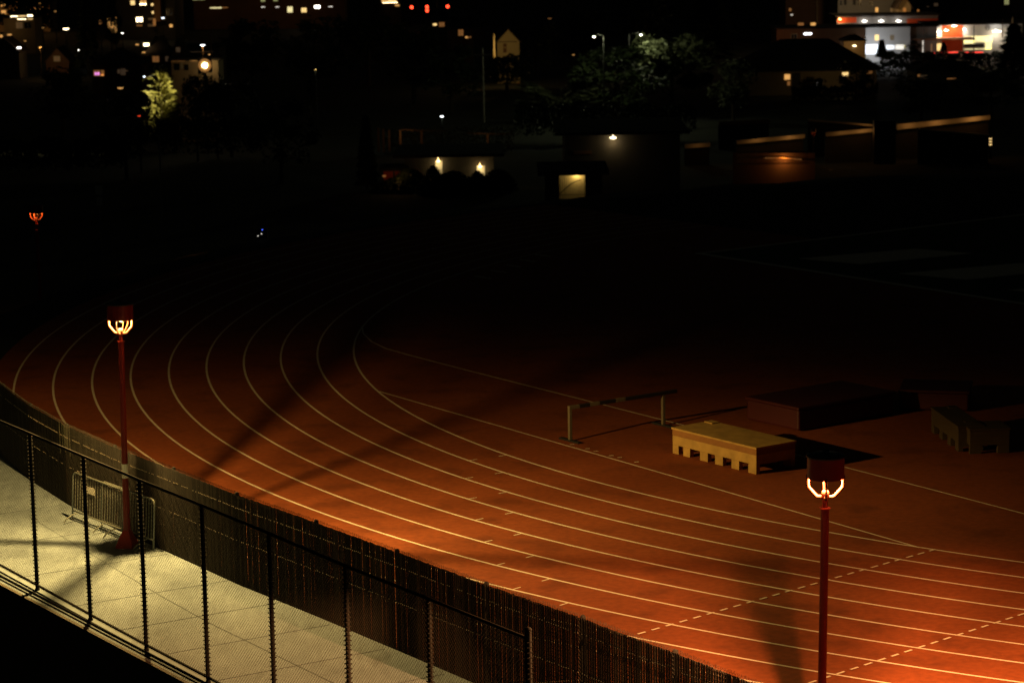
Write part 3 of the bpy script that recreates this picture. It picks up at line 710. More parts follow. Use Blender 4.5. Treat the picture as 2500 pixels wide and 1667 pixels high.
# --- left side of town
r = bld('porch_house', 'pale house with bright porch strip lights, top left corner', 8, 84, 46, 560, 9, 'wall_beige', [(26, 39.5, 44, 41.5, 'bright', 'eave_light'), (46, 38.5, 63, 41.2, 'warm', 'eave_light'), (67, 37, 79, 41, 'bright', 'eave_light'), (43, 46.6, 63, 48.4, 'bright', 'eave_light'), (68, 46.6, 80, 48.2, 'warm', 'eave_light'), (40, 55, 55, 70, 'dim'), (60, 55, 76, 70, 'glass'), (18, 84, 28, 87, 'amber', 'eave_light')], 'hip')
point('facade_light', tuple(Q(22, 62, 556) - r.location), 34, SOD, .3, r)
bld('apartment_tower', 'tall apartment block with scattered yellow windows, upper left', 256, 425, -30, 610, 16, 'wall_dark', [(319, 2, 329, 13, 'warm'), (342, 2, 357, 8, 'amber'), (342, 9, 357, 13, 'bright'), (369, 9, 378, 15, 'warm'), (371, 28, 379, 34, 'warm'), (333, 43, 348, 54, 'bright'), (334, 61, 347, 64.5, 'dimamber'), (362, 45, 378, 49, 'dim'), (362, 60, 376, 65, 'dim'), (264, 43, 284, 80, 'amber'), (242, 50, 249, 60, 'dimamber'), (414, 60, 421, 67, 'amber'), (406, 22, 420, 38, 'glass'), (390, 44, 404, 50, 'dim')])
r = bld('stair_tower', 'narrow brown stair tower lit beside the apartment block', 373, 390, -20, 606, 5, 'wall_brown', [(374, 46, 380, 64, 'dimamber', 'stair_window')], yb=54)
point('facade_light', tuple(Q(372, 40, 600) - r.location), 130, SOD, .3, r)  # unseen light added to brighten the tower wall
r = bld('gabled_house', 'dim brown gabled house above the dark tree, left', 112, 168, 150, 480, 8, 'wall_brown', [(132, 138, 146, 150, 'dim')], 'gable', 'roofbrown', rise=2.3)
point('facade_light', tuple(Q(140, 135, 472) - r.location), 110, SOD, .3, r)  # unseen light added to bring up the gable
bld('gabled_house', 'dark house with one sloping brown roof, far left edge', -30, 46, 128, 470, 8, 'wall_dark', [(42, 115.5, 51, 119, 'white', 'porch_lamp'), (0, 86, 6, 92, 'amber', 'porch_lamp')], 'gable', 'roofbrown', rise=2.4)
r = bld('small_house', 'low house with a violet lit window beside an orange one', 224, 345, 158, 420, 8, 'wall_brown', [(229, 172, 244, 186, 'dimamber'), (231, 177, 243, 184, 'purple', 'television_glow'), (247, 172, 254, 184, 'dimamber'), (246, 182, 253, 185.5, 'amber', 'porch_lamp'), (287, 170, 293, 180, 'dim'), (295, 168, 306, 184, 'dim'), (306, 172, 312, 175, 'dim')], 'hip', 'roofbrown', rise=2.4)
r = bld('small_house', 'brown house left of the floodlight with two yellow porch lamps above', 345, 424, 138, 450, 8, 'wall_brown', [(351, 106, 364, 113, 'bright', 'porch_lamp'), (331, 108, 339, 111, 'amber', 'porch_lamp'), (347, 127, 355, 130, 'amber', 'porch_lamp'), (373, 136, 388, 152, 'dimamber'), (404, 138, 411, 150, 'dim')], 'hip', 'roofbrown', rise=3.4)
r = bld('garage_block', 'beige flat-roofed garage lit behind the white floodlight', 418, 532, 149, 315, 6, 'wall_beige', [(419, 147, 452, 150, 'dimamber', 'eave_light'), (464, 146, 520, 149, 'amber', 'eave_light'), (442, 152, 446, 168, 'trim', 'door_jamb'), (425, 155, 438, 172, 'glass'), (450, 158, 460, 172, 'glass')])
point('garage_wash', tuple(Q(512, 160, 313.6) - r.location), 34, (1, .72, .32), .2, r)  # unseen light added for the lit wall behind the floodlight
bld('gabled_house', 'dim narrow gable between the brown house and the lamp pole', 420, 448, 134, 380, 7, 'wall_brown', [(430, 116, 440, 128, 'dim')], 'gable', 'roofbrown', rise=2.2)
bld('workshop', 'dark workshop with two small orange lamps behind the floodlight', 446, 535, 118, 400, 9, 'wall_dark', [(450, 134, 458, 137.5, 'amber', 'porch_lamp'), (509, 132.5, 517, 136, 'amber', 'porch_lamp'), (460, 126, 520, 128, 'dim', 'gutter_glow')])  # gutter has a faint glow material in place of light on it
r = bld('terrace_block', 'long brownish terrace along the top edge with white windows', 470, 840, -40, 640, 12, 'wall_brown', [(513, 18.5, 541, 21.5, 'shop', 'sign_light'), (543, 18, 556, 20.5, 'dimamber', 'sign_light'), (637, -4, 647, 5, 'greenish'), (668, -4, 678, 4, 'greenish'), (638, 17, 647, 19, 'dimwhite'), (673, 17, 681, 19, 'dimwhite'), (702, 17, 714, 31, 'shop'), (736, 20, 748, 31, 'warm'), (768, 14, 781, 21, 'white'), (470, -5, 500, 1, 'greenish'), (802, 16, 812, 18, 'dimwhite')])
for x, pw_ in ((500, 40), (620, 25), (742, 60)): point('front_wash', tuple(Q(x, 12, 630) - r.location), pw_, AMB, .3, r)  # unseen lights added to tint the terrace front
r = bld('corner_store', 'bright amber corner store at the top edge left of the red signals', 926, 975, -25, 650, 10, 'wall_brown', [(932, -6, 946, 5, 'amber'), (948, -6, 967, 4, 'warm'), (934, 6, 970, 8, 'bright', 'sign_light'), (965, 12, 975, 16, 'amber')])
bld('dim_house', 'dim house below the signals with an orange lamp by its window', 1042, 1092, 52, 520, 8, 'wall_dark', [(1057, 58, 1066, 63, 'warm', 'porch_lamp'), (1072, 55, 1085, 66, 'dimamber')], 'hip')
r = bld('dim_house', 'dim brown house with two tiny low lights left of the yellow gable', 1100, 1152, 72, 470, 8, 'wall_brown', [(1119, 73, 1131, 88, 'dimamber'), (1136, 90, 1142, 93.5, 'amber', 'porch_lamp'), (1144, 90, 1150, 93, 'dimamber', 'porch_lamp')], 'hip')
r = bld('yellow_house', 'yellow gabled house lit by lamplight with one tall window', 1214, 1268, 103, 430, 9, 'wall_cream', [(1228.5, 107, 1237, 116, 'wall_brown'), (1228.5, 118, 1237, 129, 'wall_brown'), (1214, 101.5, 1262, 104, 'roofbrown', 'gable_trim')], 'gable', 'roofbrown', rise=2.0)
L_ = point('yellow_front_wash', tuple(Q(1212, 118, 421) - r.location), 300, (1, .62, .2), .4, r)  # unseen light added to brighten the yellow front
r = bld('corner_block', 'amber lit block mostly hidden by leaves in the top left corner', -30, 118, -40, 640, 10, 'wall_beige', [(2, 6, 12, 16, 'amber'), (4, 26, 14, 36, 'amber'), (18, 14, 26, 22, 'dimamber'), (66, 2, 76, 14, 'dimamber'), (82, 3, 100, 10, 'amber'), (84, 20, 98, 25, 'amber'), (102, 18, 110, 24, 'dimamber'), (70, 18, 78, 24, 'dimamber'), (20, 2, 30, 8, 'dimamber')])
for x, pw_ in ((6, 330), (85, 300)): point('front_wash', tuple(Q(x, 16, 631) - r.location), pw_, (1, .48, .14), .3, r)  # unseen lights added to glow through the leaves
# --- shops on the right
r = bld('grey_apartments', 'grey apartment block at the top edge with one orange window', 2046, 2186, -40, 520, 14, 'wall_grey', [(2050, 0, 2056, 14, 'glass'), (2060, -3, 2067, 13, 'glass'), (2082, -3, 2090, 13, 'glass'), (2094, -3, 2102, 13, 'glass'), (2122, -3, 2132, 12, 'glass'), (2137, 19, 2144, 30, 'amber'), (2174, 19, 2181, 31, 'dim')])
point('apartment_wash', tuple(Q(2075, 5, 506) - r.location), 1200, (1, .7, .36), .4, r); point('apartment_wash', tuple(Q(2150, 10, 508) - r.location), 260, SOD, .4, r)  # unseen lights added to wash the apartment front
r = bld('gabled_house', 'small brown-fronted house right of the grey apartments', 2194, 2224, 16, 510, 8, 'wall_beige', [(2205, 20, 2212, 30, 'dimamber'), (2239, 24, 2244, 34, 'dimamber', 'porch_lamp')], 'gable', 'roofbrown', rise=1.8)
point('facade_light', tuple(Q(2206, 22, 502) - r.location), 260, SOD, .4, r)  # unseen light added to lift the small house front
bld('brick_block', 'dark brick block left of the grey apartments behind a pole', 1918, 2044, -6, 540, 12, 'wall_brown', [(1926, 21, 1932, 28, 'dimamber'), (1930, 36, 1936, 38, 'dimwhite')])
bld('dark_block', 'dark block above the orange shop with a lit yellow corner', 2235, 2560, -50, 560, 10, 'wall_dark', [(2452, -6, 2463, 12, 'greenish'), (2280, 8, 2290, 16, 'dim'), (2262, 16, 2268, 18, 'dim')])
r = bld('parapet_shop', 'long shop with a red and grey fascia under three dome lamps', 2044, 2290, 42, 472, 10, 'wall_grey', [(2045, 43, 2091, 56.5, 'wall_orange', 'red_fascia'), (2214, 46, 2290, 66, 'wall_orange', 'red_fascia')])
wall_light(r, 2049, 48, 472, 120, (1, .6, .25), 1.0, 'sodium')
for x in (2109, 2150, 2192): wall_light(r, x, 52.5, 472, 42, WHT, .9, 'white', (.5, .3))
point('fascia_wash', tuple(Q(2250, 58, 466) - r.location), 130, (1, .5, .25), .3, r); point('fascia_wash', tuple(Q(2072, 52, 468) - r.location), 130, (1, .5, .25), .3, r)  # unseen lights added to brighten the two red panels
r = bld('white_shop', 'white two-storey shop with a glowing ground floor', 2114, 2222, 68, 450, 9, 'wall_white', [(2136, 86, 2145, 99, 'warm'), (2173, 86, 2183, 99, 'wall_beige'), (2113, 109, 2152, 133, 'shopwhite', 'shop_window'), (2157, 111, 2183, 121, 'shopwhite', 'shop_window'), (2186, 110, 2206, 121, 'dimwhite', 'shop_window'), (2207, 112, 2212, 117, 'shop', 'sign')])
point('forecourt_wash', tuple(Q(2132, 122, 446) - r.location), 420, (.85, .92, 1), .4, r)  # unseen light added to strengthen the ground-floor glow
point('forecourt_wash', tuple(Q(2140, 96, 440) - r.location), 330, (1, .96, .9), .4, r)  # unseen light added to wash the white upper wall
r = bld('grey_shop', 'darker grey shop wall between the white shop and the orange shop', 2223, 2288, 67, 452, 9, 'wall_grey', [(2252, 100, 2256, 128, 'dimwhite', 'downpipe_glow'), (2272, 108, 2276, 135, 'dim', 'downpipe_glow')])  # pipes given a glow material so they look lit
r = bld('brown_outbuilding', 'low brown building left of the white shop with a bright white lamp', 1896, 2112, 72, 440, 9, 'wall_brown', [(1963, 81, 1981, 85.5, 'cool', 'wall_lamp'), (1932, 84, 1945, 97, 'glass'), (1948, 56, 1962, 63, 'dimamber', 'skylight'), (1979, 56, 1991, 63, 'amber', 'skylight'), (2004, 97, 2008, 99.5, 'dimamber', 'porch_lamp')])
point('yard_wash', tuple(Q(1905, 92, 434) - r.location), 90, (1, .4, .14), .3, r); point('yard_wash', tuple(Q(1972, 88, 434) - r.location), 22, WHT, .3, r); point('yard_wash', tuple(Q(2106, 84, 437) - r.location), 25, WHT, .3, r)  # lights added without fittings, save the one under the wall lamp
r = bld('kiosk', 'small brown kiosk with a dark roof against the white shop', 2060, 2113, 101, 432, 5, 'wall_beige', [(2082, 111, 2090, 114, 'bright', 'porch_lamp')], 'hip', rise=1.0)
point('facade_light', tuple(Q(2086, 114, 429) - r.location), 90, SOD, .2, r)
r = bld('orange_shop', 'orange and white shop with a round sign and a glowing yellow front', 2280, 2496, 62, 455, 10, 'wall_white', [(2299, 62.5, 2351, 126, 'wall_orange', 'orange_panel'), (2353, 88, 2423, 104, 'shop', 'shop_window'), (2353, 101, 2380, 108, 'shop', 'shop_window'), (2353, 119, 2420, 122, 'shop', 'shop_window'), (2405, 93, 2421, 121, 'shop', 'shop_window'), (2280, 107, 2298, 125, 'warm', 'shop_window')], ov=1.2)
q = MB(); p = Q(2411, 69, 455) - r.location
q.lathe([(.38, 0), (.40, .0), (.40, .06), (.30, .06), (.30, 0)], 20); o = q.build('round_emblem', MT['blk'], r); o.rotation_euler = (pi / 2, 0, 0); o.location = (p.x, -.03, p.z)
q = MB(); q.box((-.22, 0, -.06), (.22, .05, .06)); o = q.build('emblem_bar', MT['blk'], r); o.location = (p.x, -.07, p.z)
q = MB(); p0, p1 = Q(2226, 100, 451) - r.location, Q(2380, 93, 451) - r.location; q.box((p0.x, -4.2, p0.z), (p1.x, -.1, p1.z)); q.build('canopy', MT['wall_brown'], r)
q = MB(); p0, p1 = Q(2356, 116, 454) - r.location, Q(2404, 108, 454) - r.location; q.box((p0.x, -.5, p0.z), (p1.x, -.1, p1.z)); q.build('counter', MT['blk'], r)
wall_light(r, 2327, 64, 455, 230, (1, .72, .38), 1.2, 'white', (.5, .3)); wall_light(r, 2308, 75, 455, 60, (1, .75, .45), 1.0, 'white', (.4, .3)); wall_light(r, 2289, 79, 455, 130, (1, .7, .38), .9, 'white', (.55, .3)); wall_light(r, 2430, 77, 455, 120, (1, .8, .5), 1.4, 'white', (.8, .4)); wall_light(r, 2353, 73, 455, 40, WHT, .6, 'white')
point('shop_wash', tuple(Q(2420, 74, 448) - r.location), 60, (1, .66, .40), .4, r); point('shop_wash', tuple(Q(2333, 112, 449) - r.location), 130, (1, .5, .25), .4, r)  # unseen lights added to wash the orange shop's front
for x0, x1, y in ((2280, 2305, 129.5), (2313, 2339, 128.5), (2355, 2400, 128.5)):  # tail-light trails of passing cars, drawn as glowing tubes on an added base
    o = empty('tail_light_trail', Q(x0, y, 448)); p1 = Q(x1, y - .6, 448) - o.location
    tag(o, {2280: 'left red tail-light trail on an added low kerb wall, below the white panel', 2313: 'middle red tail-light trail on an added low kerb wall, below the orange panel', 2355: 'longest red tail-light trail on an added low kerb wall, below the yellow shopfront'}[x0], 'light trail', 'red tail-light trails before the orange shop')
    q = MB(); q.box((0, 0, -1.2), (p1.x, .3, -.14)); q.build('added_kerb_wall', MT['darkconc'], o)
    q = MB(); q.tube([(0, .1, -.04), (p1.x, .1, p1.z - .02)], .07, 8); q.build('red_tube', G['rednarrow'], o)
r = bld('hipped_house', 'long low house under a huge dark hipped roof, cream wall', 1815, 2140, 176, 385, 14, 'wall_beige', [(1915, 182, 1929, 195, 'amber'), (1922, 199, 1929, 209, 'dimamber'), (2056, 177, 2071, 186, 'warm'), (2056, 187, 2069, 190, 'dimamber'), (2056, 204, 2067, 209, 'dim'), (1994, 199, 2006, 208, 'dimwhite'), (2117, 174, 2129, 180, 'dimamber'), (1934, 178, 1954, 230, 'wall_dark', 'porch_recess')], 'hip', rise=4.4, ov=1.2)
point('facade_light', tuple(Q(2050, 196, 377) - r.location), 60, (1, .7, .28), .3, r)  # unseen light added to show the wall under the eaves
r = bld('white_shed', 'low shed with one pale lit panel below the orange shop', 2306, 2364, 155, 400, 6, 'wall_dark', [(2318, 158, 2346, 165, 'dim', 'lit_panel'), (2334, 146, 2348, 148, 'dim', 'lit_panel')])
bld('low_house', 'dark low house right of the hipped house with two small pale lights', 2235, 2400, 176, 370, 8, 'wall_dark', [(2240, 182, 2247, 188, 'dimamber', 'porch_lamp'), (2247, 184, 2263, 194, 'dim'), (2312, 191, 2334, 194, 'dimamber', 'porch_lamp')], 'hip', rise=1.5)
# --- middle ground
r = bld('low_flat_building', 'long low building with two glowing doorways under its eaves', 987, 1205, 384, 240, 9, 'wall_dark', [(1063, 392, 1080, 425, 'wall_white', 'door'), (1164, 404, 1184, 432, 'wall_white', 'door')], 'flat', ov=1.0)
o = [c for c in kids(r) if c.name.startswith('roof')][0]
for x, y in ((1070, 394), (1172, 407)): wall_light(r, x, y, 240, 15, (1, .74, .30), .45, 'sodium', (.16, .1))
r = bld('red_shed', 'small orange-red shed left of the low flat building', 936, 987, 418, 238, 4, 'wall_orange', [(960, 419, 964, 436, 'blk', 'post'), (934, 428, 942, 432, 'dimamber', 'porch_lamp')])
point('facade_light', tuple(Q(972, 424, 235) - r.location), 13, AMB, .2, r)
r = bld('kitchen_block', 'flat dark block with one glowing yellow porch lamp', 1380, 1660, 330, 215, 12, 'wall_dark', [(1400, 368, 1444, 377, 'wall_brown', 'wall_board')], ov=.8)
wall_light(r, 1496, 337, 215, 13, (1, .7, .3), .5, 'bright', (.28, .15))
r = bld('stair_shelter', 'dark stair shelter with a yellow lit back wall behind bars', 1330, 1470, 428, 150, 5, 'wall_dark', [], 'flat')
r.name = 'stair_shelter'
bpy.data.objects.remove([c for c in kids(r) if c.name.startswith('wall')][0])
pA, pB = Q(1366, 487, 150) - r.location, Q(1428, 435, 150) - r.location; h = Q(1330, 428, 150).z - r.location.z; w = Q(1470, 428, 150).x - r.location.x
q = MB(); q.box((0, 0, 0), (pA.x, .25, h - .001)); q.box((pB.x, 0, 0), (w, .25, h - .001)); q.box((pA.x + .001, 0, 0), (pB.x - .001, .25, pA.z)); q.build('wall', MT['wall_dark'], r)
q = MB(); q.box((pA.x - .6, 2.2, 0), (pB.x + .3, 2.4, h - .002)); q.build('back_wall', MT['wall_cream'], r)
q = MB()
for i in range(13): x = pA.x + (pB.x - pA.x) * (i + .5) / 13; q.tube([(x, .1, pA.z), (x, .1, h)], .026, 5)
q.tube([(pA.x, .1, pA.z + .25), (pB.x, .1, pA.z + .25)], .018, 5); q.build('bar_grille', MT['blk'], r)
q = MB(); q.tube([(pA.x - .1, 1.2, pA.z + .1), (pA.x + .75, 1.2, pA.z + .8), (pB.x - .2, 1.2, pA.z + 1.0)], .03, 6); q.build('stair_rail', MT['blk'], r)
point('stair_light', (pB.x - .42, 1.95, h - .2), 30, (1, .70, .24), .08, r)
# post and hedge fence
r = empty('post_fence', Q(920, 345, 285)); tag(r, 'rust brown post and rail fence in front of the dark hedge', 'fence')
for x, yt, yb in ((925, 312, 372), (937, 315, 372), (951, 318, 370), (978, 318, 366), (1030, 320, 364), (1191, 328, 358)):
    a, b = Q(x, yb, 285) - r.location, Q(x, yt, 285) - r.location; q = MB(); q.box((a.x - .12, -.1, a.z), (a.x + .12, .1, b.z)); q.build('post', MT['post'], r)
for x0, y0, x1, y1 in ((978, 317, 1088, 321), (1140, 326, 1248, 328)):
    a, b = Q(x0, y0, 285) - r.location, Q(x1, y1, 285) - r.location; q = MB(); q.tube([(a.x, 0, a.z), (b.x, 0, b.z)], .06, 6); q.build('rail', MT['post'], r)
point('hedge_wash', tuple(Q(990, 330, 283.5) - r.location), 14, (1, .55, .2), .3, r); point('hedge_wash', tuple(Q(1180, 332, 283.5) - r.location), 8, (1, .55, .2), .3, r)  # unseen lights added to show the posts and hedge
hd = MB(); rn = random.Random(3)
a, b = Q(935, 316, 288), Q(1255, 330, 288)
for i in range(2600):
    c = Vector((rn.uniform(a.x, b.x), 288 + rn.uniform(0, 1.6), rn.uniform(gz(0, 288), a.z + rn.uniform(-.4, .2)))); e = Vector([rn.gauss(0, 1) for _ in range(3)]).normalized() * .16; f = e.cross(Vector([rn.gauss(0, 1) for _ in range(3)])).normalized() * .09
    hd.quad(c - e, c - f, c + e, c + f)
tag(hd.build('hedge', MT['leaf_pale']), 'long dim green hedge behind the rust brown posts', 'hedge')
def dark_hedge(x0, x1, yt, yb, Y, label, n):
    h_ = MB(); a, b = Q(x0, yt, Y), Q(x1, yt, Y); zb = Q(x0, yb, Y).z
    for i in range(n):
        x = rn.uniform(a.x, b.x); zt = a.z + .25 * sin(x * 1.3) + .2 * sin(x * 3.1)
        c = Vector((x, Y + rn.uniform(0, 1.4), zb + (zt - zb) * rn.random() ** .6)); e = Vector([rn.gauss(0, 1) for _ in range(3)]).normalized() * .22; f = e.cross(Vector([rn.gauss(0, 1) for _ in range(3)])).normalized() * .14
        h_.quad(c - e, c - f, c + e, c + f)
    tag(h_.build('hedge', MT['leaf_dark']), label, 'hedge')
dark_hedge(2150, 2282, 128, 170, 437, 'black hedge in front of the white shop forecourt', 2200)
dark_hedge(2276, 2500, 133, 180, 440, 'long black hedge below the red tail-light trails of the orange shop', 3200)
dark_hedge(380, 640, 296, 380, 268, 'low black hedge below the beige garage', 2400)
dark_hedge(1255, 1700, 264, 335, 303, 'long black hedge behind the flat dark block', 3600)
dark_hedge(2095, 2250, 152, 215, 424, 'black hedge between the hipped house and the white shop', 1800)
dark_hedge(-40, 300, 345, 420, 262, 'long black hedge added below the far left houses to cover stray floodlit ground', 4200)  # hedge added to cover the ground strip lit by the floodlight's stray beam
dark_hedge(1195, 1300, 139, 200, 415, 'black hedge hiding the foot of the yellow gabled house', 1600)
dark_hedge(1935, 2145, 212, 260, 372, 'black hedge along the foot of the hipped house wall', 2600)
# ramps and barred wall on the right
def ramp(poly, Y, label, d=.5, m_='conc'):
    o = Q(*poly[-1], Y); r = empty('ramp_wall', o); pts = [Q(x, y, Y) - o for x, y in poly]
    q = MB(); q.prism(pts, (0, d, 0)); q.build('parapet', MT[m_], r)
    q = MB(); lo = [pts[-1], pts[-2]]; zb = gz(o.x, Y) - o.z - .3
    q.prism([Vector((lo[0].x + .02, 1.0, lo[0].z)), Vector((lo[1].x - .02, 1.0, lo[1].z)), Vector((lo[1].x - .02, 1.0, zb)), Vector((lo[0].x + .02, 1.0, zb))], (0, .4, 0)); q.build('lower_wall', MT['roof'], r)
    return tag(r, label, 'wall', 'ramp walls of the sunken path')
ramp([(1798, 344), (1966, 328), (1965, 338), (1799, 353)], 262, 'orange lit ramp wall left of the dark pillar')
ramp([(2017, 324), (2133, 314), (2133, 322), (2017, 334)], 262, 'orange lit ramp wall between the dark pillar and the square gap')
ramp([(2189, 304), (2418, 282), (2418, 292), (2189, 318)], 266, 'longest orange lit ramp wall on the right')
ramp([(1974, 292), (2134, 305), (2134, 309), (1974, 296)], 272, 'thin sloping ramp rail wall above the middle ramp')
ramp([(2245, 315), (2418, 330), (2418, 333), (2245, 318)], 258, 'thin dim ramp wall below the longest ramp')
ramp([(1672, 353), (1734, 349), (1734, 359), (1672, 363)], 262, 'short dim ramp wall at the left end', )
ramp([(1755, 297), (1880, 292), (1880, 302), (1755, 307)], 285, 'dim upper ramp wall under the trees', m_='wall_brown')
q = MB(); q.prism([Q(2134, 296, 260), Q(2187, 296, 260), Q(2187, 400, 260), Q(2134, 400, 260)], (0, .9, 0)); tag(q.build('pillar', MT['blk']), 'square black pillar between the two orange ramp walls', 'pillar')
r = empty('bar_fence', Q(1800, 405, 222)); tag(r, 'low barred fence in front of the glowing orange wall', 'fence')
q = MB(); A_, B_ = Q(1800, 404, 222) - r.location, Q(1978, 370, 222) - r.location
k_ = int((B_.x) / .16)
for i in range(k_): x = i * .16; q.tube([(x, 0, 0), (x, 0, B_.z)], .03, 4)
q.build('bars', MT['blk'], r)
q = MB(); q.tube([(0, 0, B_.z), (B_.x, 0, B_.z)], .035, 6); q.tube([(0, 0, .15), (B_.x, 0, .15)], .03, 6); q.build('rail', MT['blk'], r)
q = MB(); q.prism([Q(1790, 470, 224.5), Q(1990, 470, 224.5), Q(1990, 374, 224.5), Q(1790, 374, 224.5)], (0, .4, 0)); tag(q.build('low_wall', MT['wall_brown']), 'low wall glowing orange behind the barred fence', 'wall')
r = empty('bollard_lamp', Q(2418, 356, 230)); tag(r, 'small bollard lamp with three pale glowing bars, right side', 'bollard lamp')
q = MB(); q.lathe([(.12, -1.2), (.12, .0), (.07, .02), (.07, .85), (.13, .86), (.13, .95), (0, 1.0)], 12); q.build('body', MT['blk'], r)
lw_ = [c for c in COL.objects if c.name == 'low_wall'][0]; q = MB(); q.tube([Q(1866, 386.5, 224.2), Q(1910, 385.5, 224.2), Q(1957, 390, 224.2)], .045, 6); q.build('ground_reflection', G['dimamber'], lw_)  # glowing tube added for the light reflected on the ground
for k in range(3): q = MB(); q.lathe([(.125, .05 + .26 * k), (.125, .15 + .26 * k), (.08, .15 + .26 * k), (.08, .05 + .26 * k)], 12); q.build('light_ring', G['warm'], r)
L_ = point('ramp_wash', Q(1915, 388, 223.9), 34, (1, .40, .09), .1);  # unseen light added for the orange glow on the low wall
for x, y, Y_, pw_ in ((1930, 336, 261, 9), (1850, 341, 261, 6), (2110, 320, 261, 10), (2060, 325, 261, 4), (2380, 289, 265, 16), (2290, 299, 265, 10), (2220, 306, 265, 7), (2120, 302, 271, 6), (1705, 354, 261, 2)):
    point('ramp_wash', Q(x, y, Y_), pw_ * 2.1, (1, .43, .10), .2)  # unseen lights added along the parapets to tint them orange

# ------------------------------------------------------------------ street lamps, poles, signals, signs
def lamp_post(px, py, Y, g, label, arm=0.0, size=.35, power=0, col=WHT, lit=False, yb=None):
    h = Q(px, py, Y); zb = gz(h.x, Y) if yb is None else Q(px, yb, Y).z
    r = empty('lamp_post', (h.x + arm, Y, zb)); tag(r, label, 'street lamp', 'street lamps in the town'); H = h.z - zb
    q = MB(); q.tube([(0, 0, 0), (0, 0, H * .6), (0, 0, H + .05)], [.12, .09, .06], 8)
    if arm: q.tube([(0, 0, H), (-arm * .5, 0, H + .22), (-arm, 0, H + .2)], .045, 6)
    q.build('pole', MT['post' if lit else 'blk'], r)
    q = MB(); q.lathe([(0, size * .75), (size * .5, size * .6), (size, size * .25), (size, size * .05)], 12, (-arm, 0, H)); q.build('lamp_head', MT['blk'], r)
    q = MB(); q.lathe([(size * .95, size * .04), (size * .8, -size * .25), (size * .3, -size * .45), (0, -size * .5)], 12, (-arm, 0, H)); q.build('lens', G[g], r)
    if power: point('lamp_light', (-arm, 0, H - size), power, col, .2, r)
    return r
lamp_post(495, 110, 305, 'cool', 'white street lamp on a lit pole straight above the floodlight', size=.28, power=160, col=SOD, lit=True)
lamp_post(1450, 89, 322, 'dimwhite', 'left one of two white street lamps over the pale tree', arm=1.2, size=.22, power=900, col=(.95, 1, .55))
lamp_post(1565, 85, 340, 'white', 'right one of two white street lamps over the pale tree', arm=-1.6, size=.22, power=520, col=(.95, 1, .58))
lamp_post(1079, 284, 300, 'cool', 'lone white lamp above the hedge', size=.24, power=60, col=(.8, 1, .7))
lamp_post(190, 122, 500, 'white', 'small yellow-white lamp left of the tall dark conifer', size=.3)
lamp_post(299, 81, 540, 'white', 'small white lamp below the leafy lit window', size=.28)
lamp_post(98, 115, 470, 'amber', 'lamp on a short lit pole left of the brown gable', size=.35, power=60, col=SOD, lit=True)
lamp_post(398, 44, 600, 'cool', 'tiny bluish-white lamp beside the stair tower', size=.32)
lamp_post(161, 70, 520, 'bright', 'yellow double lamp under the dark tree right of the porch house', size=.65)
lamp_post(1342, 45, 480, 'dimamber', 'faint orange lamp among the dark trees above the two white lamps', size=.4)
lamp_post(1400, 134, 380, 'amber', 'tiny orange lamp left of the pale tree', size=.2)
lamp_post(1061, 30, 640, 'dimwhite', 'pale lamp on a tall post among the red signals', size=.3)
lamp_post(770, 170, 310, 'amber', 'tiny orange lamp at the top of the ivy trunk', size=.16, power=26, col=(.9, .95, .6))
lamp_post(61, 100, 480, 'amber', 'tiny orange lamp between the porch house and the brown gable', size=.24)
lamp_post(105, 68, 560, 'amber', 'tiny orange lamp close to the right side of the porch house', size=.26)
lamp_post(246, 56, 540, 'dimamber', 'faint orange lamp left of the leafy lit window', size=.32)
lamp_post(135, 28, 600, 'amber', 'small amber lamp high above the yellow double lamp', size=.3)
lamp_post(128, 203, 400, 'dimamber', 'lone dim reddish lamp low in the dark below the brown gable', size=.22)
lamp_post(340, 283, 270, 'red', 'small red car tail light on an added post at the foot of the lit ragged tree', size=.16)  # car tail light built as a lamp on an added post
lamp_post(294, 214, 330, 'amber', 'mushroom shaped amber lamp left of the lit ragged tree', size=.42)
for x, y, lb in ((352, 187, 'brightest of three white garden lamps left of the lit ragged tree'), (367, 186, 'middle one of three white garden lamps left of the lit ragged tree'), (373, 183, 'garden lamp touching the edge of the lit ragged tree')): lamp_post(x, y, 340, 'cool' if x == 352 else 'dimwhite', lb, size=.18)
def floodlight():
    Y = 296; h = Q(500, 160, Y); zb = gz(h.x, Y); r = empty('floodlight', (h.x, Y, zb)); tag(r, 'dazzling white floodlight on a pole beside the lit ragged tree', 'floodlight'); H = h.z - zb
    q = MB(); q.tube([(0, .25, 0), (0, .25, H + .2)], [.12, .08], 8); q.build('pole', MT['blk'], r)
    q = MB(); q.box((-.82, 0, H - .82), (.82, .2, H + .82)); q.build('housing', MT['blk'], r, bevel=.03)
    for r0, r1, g in ((.24, .42, 'warm'), (.422, .78, 'dimamber')):  # glowing rings added as the halo of glare around the lens
        q = MB(); q.lathe([(r0, .005), (r1, .0), (r1, -.015)], 20); o = q.build('halo_ring', G[g], r); o.rotation_euler = (pi / 2, 0, 0); o.location = (0, -.02, H)
    q = MB(); q.lathe([(0, .12), (.16, .1), (.24, .0)], 16); o = q.build('lens', G['flood'], r); o.rotation_euler = (pi / 2, 0, 0); o.location = (0, -.022, H)
    L = point('floodlight_beam', (-1.05, .1, H), 16000, (1, .86, .40), .15, r, spread=46); tgt = Q(384, 226, 299) - r.location; aim(L, tgt)
floodlight()
